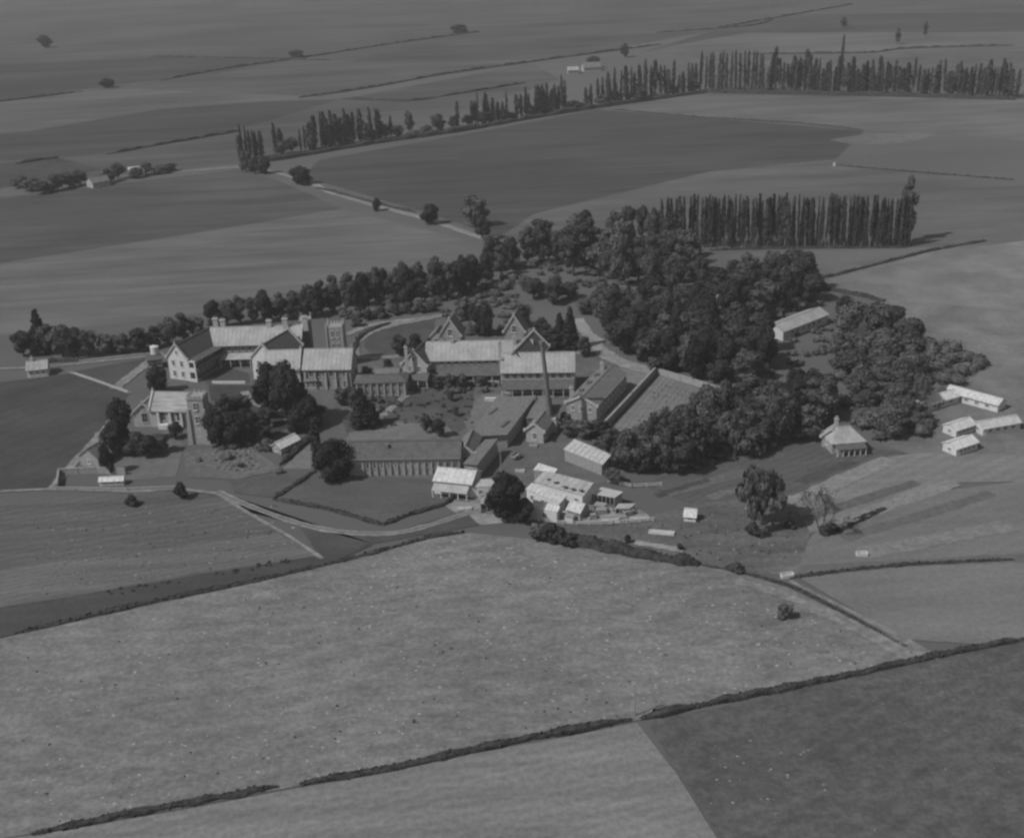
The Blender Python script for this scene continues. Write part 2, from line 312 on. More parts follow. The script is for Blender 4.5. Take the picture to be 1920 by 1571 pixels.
def blob(mb, c, rad, r, mi=0, seg=6):
    """rough dark inner mass"""
    rings = []
    for i in range(1, 4):
        th = math.pi*i/4
        rings.append([Vector(c) + Vector((rad[0]*math.sin(th)*math.cos(2*math.pi*k/seg)*r.uniform(.8, 1.1), rad[1]*math.sin(th)*math.sin(2*math.pi*k/seg)*r.uniform(.8, 1.1), rad[2]*math.cos(th))) for k in range(seg)])
    top = Vector(c)+Vector((0, 0, rad[2])); bot = Vector(c)-Vector((0, 0, rad[2]))
    for k in range(seg):
        j = (k+1) % seg
        mb.face([top, rings[0][k], rings[0][j]], mi); mb.face([rings[0][k], rings[1][k], rings[1][j], rings[0][j]], mi)
        mb.face([rings[1][k], rings[2][k], rings[2][j], rings[1][j]], mi); mb.face([rings[2][k], bot, rings[2][j]], mi)
def lobe(mb, c, rad, n, size, r, mi=0, core=.72, stretch=1.0):
    c = Vector(c); blob(mb, c, [x*core for x in rad], r, mi)
    for _ in range(n):
        d = rnd_dir(r); q = r.uniform(.72, 1.08)
        p = c + Vector((d.x*rad[0], d.y*rad[1], d.z*rad[2]))*q
        nn = Vector((d.x/rad[0], d.y/rad[1], d.z/rad[2])).normalized()
        clump(mb, p, nn, size, r, mi, stretch)
def limbs(mb, h0, ends, r0, r):
    mb.tube((0, 0, -.3), (0, 0, h0), r0*1.25, r0*.8, 7)
    for e in ends:
        e = Vector(e); m1 = Vector((e.x*.35, e.y*.35, h0+(e.z-h0)*.45)); mb.tube((0, 0, h0*.8), m1, r0*.55, r0*.35, 5); mb.tube(m1, e, r0*.35, r0*.1, 5)
TREES = {}
def crown_broad(seed, leaf, H=12.0, W=10.0, nl=13, low=.2, dens=1.0, size=.46, core=.66):
    r = random.Random(seed); mb = MB(); cs = []
    for i in range(nl):
        t = (i+.5)/nl; zz = low + (1-low)*.12 + (1-low)*.72*r.random(); prof = math.sin(math.pi*min(1, max(.12, (zz-low)/(1-low)*.85+.12)))
        a = i*2.4 + r.uniform(-.5, .5); rr = W*.5*.7*math.sqrt(t)*prof
        cs.append((rr*math.cos(a), rr*math.sin(a), H*zz, r.uniform(.13, .27)*W*(.65+.4*prof)))
    cs.append((r.uniform(-.5, .5), r.uniform(-.5, .5), H*.86, W*.19)); cs.append((0, 0, H*.6, W*.32))
    for x, y, z, q in cs:
        z = min(z, H-q*.8); z = max(z, H*low+q*.6)
        lobe(mb, (x, y, z), (q, q, q*r.uniform(.8, 1.3)), int(150*dens), size, r, 0, core)
    t = MB(); limbs(t, H*.3, [(c[0]*.8, c[1]*.8, c[2]) for c in cs[:5]], H*.028, r)
    return mb.mesh('crown', [leaf]), t.mesh('trunk', [M['bark']])
def crown_poplar(seed, H=20.0, W=2.6, bare=.12, dens=1.0):
    r = random.Random(seed); mb = MB(); t = MB(); n = 10
    for i in range(n):
        z = H*(bare + (1-bare)*(i+.3)/n); f = (i+.5)/n; q = W*.5*(math.sin(math.pi*(.16+.8*f))**.6)*r.uniform(.8, 1.15)
        lobe(mb, (r.uniform(-.2, .2)*q, r.uniform(-.2, .2)*q, z), (q, q, H/n*.72), int(36*dens), .42, r, 0, .6, 2.2)
    t.tube((0, 0, -.3), (0, 0, H*.5), H*.014, H*.008, 6); t.tube((0, 0, H*.5), (r.uniform(-.2, .2), 0, H*.93), H*.008, H*.002, 5)
    for k in range(7):
        a = r.uniform(0, 6.28); z = H*r.uniform(.05, .4); t.tube((0, 0, z), (W*.35*math.cos(a), W*.35*math.sin(a), z+H*.14), .09, .03, 4)
    return mb.mesh('crown', [M['leaf_poplar']]), t.mesh('trunk', [M['bark_pale']])
def crown_conifer(seed, H=14.0, W=7.0, low=.06, leaf='leaf_dark', tiers=10, power=.9):
    r = random.Random(seed); mb = MB(); t = MB()
    for i in range(tiers):
        f = i/tiers; z = H*(low+(1-low)*f); q = W*.5*((1-f)**power)*r.uniform(.85, 1.1)+.25
        k = max(3, int(3+q*1.6))
        for j in range(k):
            a = 2*math.pi*j/k + r.random(); lobe(mb, (q*.55*math.cos(a), q*.55*math.sin(a), z+H/tiers*.3), (q*.5+.2, q*.5+.2, H/tiers*.7), 26, .5, r, 0, .7)
    t.tube((0, 0, -.3), (0, 0, H*.95), H*.022, H*.004, 6)
    return mb.mesh('crown', [M[leaf]]), t.mesh('trunk', [M['bark']])
def crown_willow(seed, H=14.0, W=14.0):
    r = random.Random(seed); mb = MB(); t = MB(); cs = []
    for i in range(15):
        a = i*2.4+r.uniform(-.4, .4); rr = W*.5*math.sqrt((i+.5)/15)*.78; z = H*(.86-.42*(rr/(W*.5))**2*1.4)*r.uniform(.85, 1.05)
        q = W*r.uniform(.1, .16); cs.append((rr*math.cos(a), rr*math.sin(a), z)); lobe(mb, cs[-1], (q, q, q*1.15), 110, .5, r, 0, .6, 1.7)
    limbs(t, H*.22, cs, H*.035, r)
    return mb.mesh('crown', [M['leaf_mid']]), t.mesh('trunk', [M['bark']])
def crown_bare(seed, H=12.0, W=9.0):
    r = random.Random(seed); t = MB(); mb = MB()
    def br(p, d, L, rad, lev):
        e = p + d*L; t.tube(p, e, rad, rad*.6, 5 if lev < 2 else 4)
        if lev == 4:
            for _ in range(2): clump(mb, e+rnd_dir(r)*.3, rnd_dir(r), .22, r)
            return
        for _ in range(3 if lev < 3 else 3):
            d2 = (d*.95 + rnd_dir(r)*.42 + Vector((0, 0, .18))).normalized(); br(e, d2, L*r.uniform(.62, .85), rad*.55, lev+1)
    for k in range(3): br(Vector((0, 0, -.2)), (Vector((0, 0, 1))+.32*Vector((math.cos(k*2.1), math.sin(k*2.1), 0))).normalized(), H*.27, H*.016, 0)
    return mb.mesh('crown', [M['leaf_pale']]), t.mesh('trunk', [M['bark']])
TREES['broad'] = [(crown_broad(s, M['leaf_mid'], low=.12), 12, 10) for s in (1, 2, 3, 4)]
TREES['pale'] = [(crown_broad(s, M['leaf_pale'], low=.14, dens=.9), 12, 10) for s in (5, 6)]
TREES['tall'] = [(crown_broad(s, M['leaf_mid'], H=16, W=8, nl=13, low=.1), 16, 8) for s in (7, 8)]
TREES['dark'] = [(crown_broad(s, M['leaf_dark'], low=.04, nl=18, dens=1.4, size=.5, core=.78), 12, 10) for s in (9, 10)]
TREES['poplar'] = [(crown_poplar(s, W=R.uniform(2.2, 3.2), bare=b), 20, 2.6) for s, b in ((20, .08), (21, .14), (22, .05), (23, .2), (24, .1))]
TREES['thin'] = [(crown_poplar(s, W=1.5, bare=b), 20, 1.7) for s, b in ((30, .15), (31, .3), (32, .1), (33, .22))]
TREES['conifer'] = [(crown_conifer(s), 14, 7) for s in (40, 41)]
TREES['cypress'] = [(crown_conifer(42, H=14, W=3.2, power=.5, tiers=9), 14, 3.2)]
TREES['willow'] = [(crown_willow(50), 14, 14)]
TREES['bare'] = [(crown_bare(60), 12, 9)]
TREES['bush'] = [(crown_broad(s, M['leaf_mid'], H=3, W=3.4, nl=6, low=0, size=.32, dens=.6), 3, 3.4) for s in (70, 71)]
NAME = dict(broad='broadleaf_tree', pale='broadleaf_tree', tall='broadleaf_tree', dark='macrocarpa_tree', poplar='poplar_tree', thin='poplar_tree', conifer='conifer_tree', cypress='cypress_tree', willow='willow_tree', bare='bare_tree', bush='bush')
def tree(kind, x, y, h, wd, label, group=None, cat='tree', tilt=0):
    """base at photo pixel (x, y) on the plain, h and wd in metres"""
    (cm, tm), H0, W0 = R.choice(TREES[kind]); p = P(x, y)
    o = empty(NAME[kind], p, label, cat, group)
    a = R.uniform(0, 6.28); o.rotation_euler = (R.uniform(-.04, .04), R.uniform(-.04, .04)+tilt, a)
    k = wd/W0; o.scale = (k*R.uniform(.92, 1.08), k*R.uniform(.92, 1.08), h/H0)
    parts = (('crown', cm), ('trunk', tm)) if kind != 'bush' else (('crown', cm),)
    for nm, me in parts:
        if len(me.polygons) == 0: continue
        c = bpy.data.objects.new(nm, me); col.objects.link(c); c.parent = o
    return o
ONES = 'first second third fourth fifth sixth seventh eighth ninth tenth eleventh twelfth thirteenth fourteenth fifteenth sixteenth seventeenth eighteenth nineteenth'.split()
TENS = 'twenty thirty forty fifty sixty seventy eighty ninety'.split(); TENTH = 'twentieth thirtieth fortieth fiftieth sixtieth seventieth eightieth ninetieth'.split()
def ordw(n):
    if n < 20: return ONES[n-1]
    t, u = divmod(n, 10); return TENTH[t-2] if u == 0 else TENS[t-2]+'-'+ONES[u-1]
LBL = []
def zone(lst, desc, where, frm, group, hvar=.1):
    """lst: (kind, x, y, h, w). Labels: ordinal + look + where, counted from an end one can find"""
    lst = sorted(lst, key=lambda t: t[1])
    for i, (k, x, y, h, wd) in enumerate(lst):
        tree(k, x, y, h*R.uniform(1-hvar, 1+hvar), wd, '%s %s %s, from %s' % (ordw(i+1), desc[k] if isinstance(desc, dict) else desc, where, frm), group); LBL.append(1)
# ---- near poplar row (beyond the wood)
row = []
x = 1243.0
while x < 1706:
    row.append((R.choice(('poplar', 'thin', 'poplar', 'thin')), x, 464+R.uniform(-2, 1), R.uniform(18.2, 20.2), R.choice((1.1, 1.4, 1.7, 2.1)))); x += R.uniform(3.8, 6.8)
zone(row, 'slim poplar', 'in the straight row beyond the wood', 'the wood end', 'poplars in the straight row beyond the wood', .03)
tree('tall', 1700, 455, 27, 7, 'tallest bushy tree at the open end of the straight poplar row', None)
for i, (x, h, wd) in enumerate(((1150, 12, 7), (1178, 14, 7), (1205, 14, 8), (1228, 13, 6))):
    tree('broad', x, 452, h, wd, '%s round tree between the wood and the straight poplar row, counted from the wood' % ordw(i+1), 'round trees before the poplar row')
# ---- far poplar row: from the lane corner up to the bend
base_y = lambda x: 302 + (x-455)*(-132/870.) if x < 1325 else 171 + (x-1325)*.024
farrow = []
for x0, x1, h0, h1, step in ((452, 498, 17, 22, 7), (518, 528, 17, 18, 12), (565, 600, 14, 20, 9), (604, 660, 17, 21, 8), (664, 715, 14, 19, 9), (733, 742, 14, 15, 20),
                             (858, 866, 18, 19, 20), (885, 960, 14, 20, 9), (970, 984, 13, 14, 13), (985, 1068, 17, 23, 8), (1100, 1112, 15, 17, 12), (1122, 1325, 16, 24, 8.5)):
    x = x0
    while x < x1:
        farrow.append((R.choice(('poplar', 'poplar', 'thin')), x, base_y(x)-2+R.uniform(-1, 2), R.uniform(h0*.8, h1*1.05), R.choice((1.8, 2.6, 3.4, 4.4)))); x += step*R.uniform(.45, 1.35)
zone(farrow, 'poplar', 'in the ragged line climbing from the lane', 'the lane corner', 'poplars in the ragged line from the lane', .04)
far2 = []; x = 1330
while x < 1432: far2.append(('poplar', x, base_y(x), R.uniform(24, 27.5), R.uniform(1.8, 3.2))); x += R.uniform(6, 10)
zone(far2, 'tall poplar', 'in the even stretch past the bend', 'the bend', 'tall even poplars past the bend', .02)
far3 = []; x = 1440
while x < 1905: far3.append((R.choice(('poplar', 'poplar', 'thin')), x, base_y(x)+R.uniform(-1, 1), R.uniform(16, 24), R.choice((2.4, 3.4, 4.6)))); x += R.uniform(5.5, 10)
zone(far3, 'poplar', 'in the mixed far tree line', 'the even tall stretch', 'poplars in the mixed end of the far line', .03)
tree('poplar', 1573, 172, 36, 3.2, 'very tall single poplar rising well above the far tree line', None)
tree('tall', 1452, 168, 29, 7, 'tall ragged poplar with a broken top beside the even stretch', None)
tree('tall', 1510, 170, 28, 8, 'tall leaning tree with a hooked top in the far line', None)
for i, (x, y, h, wd) in enumerate(((1582, 52, 10, 8), (1682, 84, 14, 6), (1734, 70, 14, 5))):
    tree('tall', x, y, h, wd, '%s lone tree on the plain beyond the far poplar line, counted from the tallest poplar' % ordw(i+1), 'lone trees beyond the far line')
zone([('broad', x, base_y(x)-1, R.uniform(4, 9), R.uniform(7, 11)) for x in (530, 548, 585, 622, 655, 690, 722, 745, 850, 878, 918, 960, 995, 1035, 1075, 1092, 1128, 1180, 1225, 1262, 1300)], 'low leafy tree', 'under the ragged poplars', 'the lane corner', 'low trees under the ragged poplars')
for i, (x, y, h, wd) in enumerate(((822, 246, 10, 11), (768, 248, 12, 7), (800, 250, 5, 8), (640, 272, 7, 9), (700, 262, 6, 10), (905, 234, 8, 10), (945, 228, 8, 9), (1020, 214, 8, 10), (1155, 195, 9, 11), (1200, 190, 9, 11))):
    tree('broad', x, y, h, wd, '%s round tree among the ragged poplars' % ['round dark hollow-crowned', 'upright isolated', 'low', 'squat', 'broad low', 'rounded', 'dense', 'leafy', 'wide', 'shady'][i].capitalize(), 'round trees among the ragged poplars')
zone([('broad', 462, 322, 11, 8), ('broad', 478, 326, 9, 8), ('dark', 498, 326, 8, 7)], 'dark round tree', 'in the clump at the lane corner', 'the farmhouse side', 'dark trees at the lane corner')
tree('dark', 565, 346, 9, 12, 'large dark round tree where the lane meets the gravel road')
tree('dark', 708, 396, 6.0, 4.2, 'small dark tree standing on the verge of the gravel road')
tree('dark', 808, 421, 8.5, 8.5, 'dark round tree overhanging the gravel road halfway to the wood')
tree('broad', 890, 425, 13, 13, 'spreading pine like tree in the field beside the gravel road')
tree('broad', 908, 450, 10, 8, 'leafy tree at the mouth of the gravel road by the wood')
tree('broad', 925, 462, 5, 9, 'low bushy tree on the bend where the gravel road enters the wood')
tree('broad', 1024, 440, 6, 7, 'small dark tree poking above the far edge of the wood')
tree('dark', 1098, 440, 10, 8, 'dark round tree on the field edge beyond the wood')
tree('broad', 1172, 108, 11, 9, 'lone round tree beside the distant farm buildings')
tree('dark', 1112, 128, 9, 13, 'dark tree sheltering the distant farmhouse')
for i, (x, y, h, wd) in enumerate(((202, 165, 7, 14), (555, 110, 7, 18), (85, 90, 12, 16), (860, 62, 8, 22))):
    tree('dark', x, y, h, wd, ['dark square clump of trees alone in the far pasture', 'low dark clump of trees on a far fence line', 'faint dark tree clump near the horizon fields', 'small far clump of trees along the highest field edge'][i])
# ---- trees round the far farmhouse
zone([('broad', x, y, h, wd) for x, y, h, wd in ((40, 352, 6, 11), (62, 358, 7, 12), (88, 362, 6, 12), (108, 358, 8, 10), (130, 352, 8, 9), (150, 348, 8, 9), (205, 342, 7, 9), (222, 336, 9, 8), (255, 334, 6, 9), (275, 328, 6, 9), (300, 326, 5, 9), (320, 322, 4, 8))],
     'bushy tree', 'in the shelter round the far farmhouses', 'the open pasture end', 'trees round the far farmhouses')
# ---- shelter belt behind the college
D = dict(broad='leafy tree', tall='tall leafy tree', dark='dark dense tree', pale='pale leafy tree', conifer='pointed conifer')
belt = []
for x, y, h, k in ((205, 668, 7, 'broad'), (232, 668, 7, 'broad'), (262, 664, 8, 'broad'), (292, 658, 8, 'tall'), (318, 652, 10, 'broad'), (345, 648, 11, 'tall'), (372, 640, 8, 'broad'),
                   (402, 622, 10, 'dark'), (428, 618, 10, 'broad'), (452, 614, 11, 'tall'), (478, 612, 11, 'broad'), (500, 610, 13, 'dark'), (528, 606, 12, 'tall'), (552, 604, 11, 'broad'),
                   (578, 600, 13, 'broad'), (604, 596, 14, 'tall'), (628, 592, 16, 'tall'), (655, 590, 14, 'broad'), (682, 586, 15, 'dark'), (708, 582, 15, 'broad'), (735, 580, 15, 'tall'),
                   (762, 578, 15, 'dark'), (788, 574, 15, 'tall'), (815, 570, 14, 'broad'), (842, 566, 15, 'tall'), (868, 560, 15, 'dark'), (892, 552, 15, 'tall'), (915, 540, 14, 'broad'), (940, 524, 13, 'tall'), (962, 512, 13, 'broad')):
    belt.append((k, x, y-6, h*.9, R.uniform(6.5, 9) if k != 'tall' else R.uniform(6, 7.5)))
zone(belt, D, 'in the shelter belt', 'the small white house', 'trees in the shelter belt behind the college')
belt2 = [(R.choice(('broad', 'tall', 'broad', 'dark')), x, 560 - (x-640)*.26 + 24 + R.uniform(-4, 4), R.uniform(9, 13), R.uniform(6, 8)) for x in range(590, 980, 33)]
zone(belt2, D, 'in the inner belt rank', 'the pinnacled tower', 'inner trees of the shelter belt')
# ---- the wood
def scatter(poly, step, jit, kinds, h0, h1, w0, w1):
    xs = [p[0] for p in poly]; ys = [p[1] for p in poly]; out = []; y = min(ys); k = 0
    def inside(x, y):
        c = False; j = len(poly)-1
        for i in range(len(poly)):
            if (poly[i][1] > y) != (poly[j][1] > y) and x < (poly[j][0]-poly[i][0])*(y-poly[i][1])/(poly[j][1]-poly[i][1])+poly[i][0]: c = not c
            j = i
        return c
    while y < max(ys):
        x = min(xs) + (k % 2)*step*.5; k += 1
        while x < max(xs):
            a, b = x+R.uniform(-jit, jit), y+R.uniform(-jit, jit)*.5
            if inside(a, b): out.append((R.choice(kinds), a, b, R.uniform(h0*.75, h1*1.15), R.uniform(w0*.8, w1*1.25)))
            x += step
        y += step*.5
    return out
zone(scatter([(950,500),(985,470),(1100,468),(1200,462),(1290,475),(1330,540),(1210,560),(1100,520),(1010,515)], 36, 7, ('tall', 'broad', 'tall', 'pale'), 12, 16, 7.5, 10), D, 'in the upper wood', 'the gravel road', 'trees of the upper wood')
zone(scatter([(1330,580),(1350,510),(1500,520),(1535,560),(1450,600),(1400,612),(1320,600)], 37, 7, ('broad', 'tall', 'broad', 'dark'), 10, 13, 7.5, 10), D, 'beside the long pale shed', 'the upper wood', 'trees beside the long pale shed')
zone(scatter([(1130,600),(1180,575),(1320,600),(1440,660),(1440,715),(1300,720),(1230,700),(1150,660)], 35, 7, ('dark', 'broad', 'dark', 'tall'), 10, 13.5, 7.5, 10), D, 'in the grove above the walled garden', 'the drive', 'trees of the dark grove')
zone(scatter([(1160,885),(1190,855),(1310,800),(1420,775),(1540,770),(1550,810),(1440,850),(1330,878),(1200,905)], 33, 5, ('broad', 'tall', 'broad', 'tall'), 8.5, 12, 7, 9), D, 'in the long thicket', 'the farmyard', 'trees of the long thicket')
zone(scatter([(1560,660),(1620,620),(1760,640),(1720,700),(1740,800),(1640,830),(1590,760)], 44, 14, ('pale', 'pale', 'pale', 'broad'), 5, 9, 5, 9), D, 'behind the veranda house', 'the thicket', 'trees behind the veranda house')
zone([('dark', 1310, 785, 7, 6), ('dark', 1408, 765, 8, 7), ('dark', 1425, 772, 6, 6), ('dark', 1490, 762, 10, 9), ('dark', 1520, 765, 11, 9), ('broad', 1550, 770, 11, 9), ('dark', 1460, 770, 9, 8)],
     'dark rounded tree', 'at the garden edge of the thicket', 'the wall corner', 'dark trees at the garden edge')
zone([('broad', x, y, h, wd) for x, y, h, wd in ((1600, 632, 11, 12), (1640, 640, 12, 11), (1672, 640, 12, 11), (1580, 590, 6, 7), (1700, 650, 9, 10))], 'bushy tree', 'in the clump past the long pale shed', 'the shed', 'trees past the long pale shed')
zone([('conifer', 1068, 655, 14, 6), ('conifer', 1052, 650, 10, 5), ('broad', 1020, 640, 8, 7), ('broad', 1095, 668, 6, 5), ('broad', 1035, 655, 7, 8), ('broad', 980, 612, 8, 7), ('dark', 915, 632, 12, 5), ('dark', 900, 628, 9, 6), ('broad', 875, 600, 8, 8), ('broad', 1000, 560, 8, 8), ('broad', 1130, 610, 10, 8), ('broad', 1040, 570, 8, 9)],
     dict(D, dark='dark upright tree'), 'behind the twin gabled block', 'the curved drive', 'trees behind the twin gabled block')
zone([('pale', x, y, h, wd) for x, y, h, wd in ((985, 545, 5, 8), (1010, 556, 5, 7), (1040, 552, 6, 8), (1065, 560, 6, 8), (1095, 590, 6, 7), (1120, 580, 6, 8))], 'pale feathery tree', 'in the clearing up the drive', 'the belt', 'pale trees in the clearing')
zone([('bush', x, y, h, wd) for x, y, h, wd in ((690, 600, 3, 4), (715, 596, 3.5, 5), (742, 590, 3, 5), (765, 588, 4, 5), (790, 586, 3, 4), (670, 612, 3, 5), (812, 584, 3, 5))], 'light shrub', 'on the bank beside the curved drive', 'the pinnacled tower', 'shrubs beside the curved drive')
# ---- left of the college
zone([('broad', x, y, h, wd) for x, y, h, wd in ((45, 668, 9, 8), (68, 664, 9, 8), (92, 664, 10, 8), (118, 668, 11, 9), (145, 668, 10, 8), (168, 668, 9, 8))], 'dark leafy tree', 'behind the small white house', 'the open field side', 'trees behind the small white house')
tree('conifer', 80, 664, 15, 6.5, 'tall tiered pine standing up out of the grove by the small white house')
zone([('dark', 232, 838, 14, 7), ('dark', 215, 855, 9, 7), ('broad', 255, 852, 7, 7), ('broad', 280, 855, 6, 7), ('broad', 305, 848, 5, 6), ('broad', 330, 822, 5, 5), ('dark', 205, 888, 8, 4)], dict(D, broad='low leafy tree'), 'in the garden beside the chapel', 'the cottage', 'trees in the chapel garden')
tree('dark', 300, 735, 8, 7, 'dark rounded tree between the chapel and the white gable')
zone([('dark', 410, 838, 10, 8), ('dark', 440, 835, 10, 8), ('dark', 465, 828, 9, 7), ('broad', 425, 800, 9, 8), ('broad', 455, 790, 8, 7), ('broad', 490, 825, 7, 7), ('broad', 500, 800, 6, 6)], D, 'in the copse behind the chapel', 'the tower', 'trees of the copse behind the chapel tower')
tree('dark', 512, 785, 15.5, 10, 'huge black macrocarpa in front of the white roofed college wing')
tree('dark', 545, 795, 18, 11, 'tallest black macrocarpa hiding the middle of the college wing')
tree('dark', 585, 800, 9, 8, 'lower black macrocarpa beside the tallest one, by the college wing')
tree('dark', 562, 812, 7, 7, 'squat dark tree below the tallest macrocarpa, above the bright shed')
tree('cypress', 597, 878, 14, 3.0, 'thin dark cypress column beside the round tree and long stable')
tree('dark', 628, 896, 10, 10.5, 'big rounded dark tree at the end of the long stable')
tree('conifer', 683, 800, 11, 7, 'spreading dark conifer on the lawn above the long stable')
tree('conifer', 700, 800, 7, 5, 'smaller conifer beside the spreading one on the lawn')
zone([('broad', x, y, h, wd) for x, y, h, wd in ((668, 770, 6, 5), (655, 752, 4, 4), (750, 668, 7, 6), (728, 700, 5, 4), (690, 712, 4, 4), (822, 728, 4, 4.5), (845, 732, 5, 4.5), (868, 728, 4, 4), (903, 726, 3.5, 4), (800, 812, 5, 3.5), (825, 820, 5, 4.5), (845, 752, 3, 3), (780, 665, 7, 6), (640, 760, 5, 5), (855, 780, 3, 2.5))],
     'small garden tree', 'in the courts between the college blocks', 'the college wing', 'garden trees between the college blocks')
zone([('broad', x, y, h, wd) for x, y, h, wd in ((1070, 818, 5, 6), (1095, 822, 5, 6), (1120, 818, 4.5, 6), (1145, 850, 6, 7), (1165, 880, 6, 6), (1150, 905, 4, 5), (1060, 800, 4, 4))], 'dark low tree', 'round the engine house yard', 'the tall chimney', 'low trees by the engine house yard')
# ---- front
tree('dark', 950, 980, 11.5, 9.5, 'big black rounded macrocarpa in front of the farmyard sheds')
tree('dark', 985, 980, 6, 5, 'lower dark shoulder tree pressed against the farmyard macrocarpa')
tree('willow', 1428, 984, 14, 12.5, 'large willow casting a long shadow on the field edge')
tree('bare', 1540, 1003, 11.5, 9, 'sparse bare branched tree on the edge of the ploughed strip')
zone([('bush', 1555, 1000, 2.2, 4.5), ('bush', 1412, 1003, 2.6, 4), ('bush', 1430, 1006, 1.8, 3), ('bush', 1480, 990, 1.8, 3), ('bush', 342, 935, 3.6, 4.2), ('bush', 250, 948, 2.4, 3.4), ('bush', 1470, 1158, 3.2, 4.2), ('bush', 1380, 1070, 1.6, 4.5), ('bush', 1275, 1031, 1.6, 1.6), ('bush', 1176, 1018, 2.0, 1.8)],
     'lone dark bush', 'in the open fields', 'the chapel cottage', 'lone bushes in the fields')
# ------------------------------------------------------------------ hedges
def hedge(pts, wd, h, label, group=None, dens=7.0, size=.45, name='hedge', leaf='leaf_hedge', gaps=()):
    q = smooth(PP(pts), 5) if len(pts) > 2 else PP(pts); r = random.Random(int(pts[0][0]*7+pts[0][1])); mb = MB()
    out = []
    for a, b in zip(q, q[1:]):
        k = max(1, int((b-a).length/max(1.2, wd*.8)))
        for t in range(k): out.append(a.lerp(b, t/k))
    out.append(q[-1])
    sec = []
    for i, p in enumerate(out):
        d = (out[min(i+1, len(out)-1)]-out[max(i-1, 0)]).normalized(); nn = Vector((-d.y, d.x, 0)); e_ = min(1, .35+.4*min(i, len(out)-1-i)); a = wd*.38*r.uniform(.55, 1.25)*e_; hh = h*.52*r.uniform(.5, 1.35)*e_
        sec.append([p+nn*a, p+nn*a*.8+Vector((0,0,hh*.75)), p+Vector((0,0,hh)), p-nn*a*.8+Vector((0,0,hh*.75)), p-nn*a])
    for s0, s1 in zip(sec, sec[1:]):
        for k in range(4): mb.face([s0[k], s0[k+1], s1[k+1], s1[k]])
    mb.face(sec[0]); mb.face(sec[-1])
    if dens:
        for s0, s1 in zip(sec, sec[1:]):
            L = (s0[2]-s1[2]).length
            for _ in range(int(L*dens)):
                t = r.random(); k = r.randrange(4); u = r.random()
                p = s0[k].lerp(s1[k], t).lerp(s0[k+1].lerp(s1[k+1], t), u); c = s0[2].lerp(s1[2], t); c.z *= .4
                clump(mb, p, (p-c).normalized(), size*r.uniform(.7, 1.2), r)
    return tag(mb.build(name, M[leaf], loc=q[0]), label, 'hedge', group)
hedge([(60,1566),(200,1536),(330,1512),(525,1475)], 2.0, 1.7, 'clipped field hedge running down to the corner, below the gap')
hedge([(562,1472),(760,1436),(950,1394),(1185,1350)], 2.1, 1.8, 'long dark field hedge between the two gateways')
hedge([(1202,1348),(1330,1320),(1480,1290),(1620,1262),(1760,1230),(1930,1198)], 2.1, 1.9, 'field hedge bordering the dark ploughed field')
zone([('bush', 1010, 1013, 3.4, 5.2), ('bush', 1030, 1016, 4.0, 6.0), ('bush', 1051, 1019, 3.4, 5.4), ('bush', 1072, 1021, 2.6, 4.6)], 'big dark bush', 'at the head of the broad farmyard hedge', 'the macrocarpa', 'bushes at the head of the farmyard hedge')
hedge([(1055,1014),(1130,1028),(1220,1046),(1310,1060)], 5.0, 3.6, 'broad dark hedge sloping away from the farmyard', size=.55, dens=10)
hedge([(1310,1060),(1390,1074),(1450,1090),(1500,1108),(1590,1155),(1700,1215)], 1.0, .7, 'thin low hedge beside the worn field track')
hedge([(513,936),(550,912),(592,884)], 2.0, 1.4, 'dark hedge closing the paddock below the round tree')
hedge([(513,937),(600,952),(660,968),(718,985)], 1.6, 1.2, 'dark hedge along the lower side of the paddock')
hedge([(718,985),(770,965),(830,948),(850,936),(885,922)], 1.8, 1.5, 'dark hedge along the lane side of the paddock')
hedge([(526,872),(556,846),(592,812)], 2.6, 2.4, 'tall dark hedge slanting up past the bright shed')
hedge([(30,1188),(150,1160),(300,1126),(480,1090),(600,1062)], 2.0, 1.0, 'rough boundary bank along the top of the thistle field')
hedge([(600,1062),(700,1038),(800,1010),(870,998)], 1.8, 1.0, 'rough hedge between the triangle and the thistle field')
hedge([(1480,1084),(1560,1074),(1700,1060),(1900,1050)], 1.4, 1.1, 'low hedge running out from the white trough')
hedge([(1600,975),(1660,955),(1560,1002)][::-1], 1.2, .8, 'short scrubby hedge behind the bare tree')
hedge([(1530,524),(1600,508),(1740,472),(1850,452)], 2.0, 1.6, 'hedge crossing the field beyond the long pale shed', dens=2)
hedge([(1530,540),(1600,552),(1660,566)], 4, 2.0, 'dark scrub bank beyond the long pale shed', dens=3, size=.6)
hedge([(1330,470),(1480,466),(1700,465)], 2.0, 1.4, 'dark undergrowth strip at the foot of the straight poplar row', dens=3, size=.6)
hedge([(455,310),(560,294),(700,270),(860,247),(1000,222),(1150,198),(1325,174)], 6, 5, 'dark brush under the ragged poplar line', dens=3, size=.9)
hedge([(1325,174),(1500,178),(1700,182),(1905,188)], 6, 5, 'dark brush under the end of the far tree line', dens=3, size=.9)
hedge([(590,352),(640,364),(720,386),(780,398)], 3, 1.6, 'scrubby hedge along the upper verge of the gravel road', dens=3, size=.5)
hedge([(280,664),(200,672),(60,680)], 3, 2, 'scrubby hedge behind the pale path to the small white house', dens=3, size=.6)
hedge([(1560,310),(1700,322),(1900,338)], 2.2, 1.2, 'straight hedge starting at the white gatepost in the upper field', dens=2, size=.6)
hedge([(1150,206),(1320,221),(1500,232),(1620,245)], 2.4, 1.2, 'straight hedge across the field below the far line', dens=1, size=.7)
hedge([(665,660),(672,636),(700,618),(735,606)], 2.4, 1.6, 'curved hedge following the drive past the tower', dens=6, size=.5)
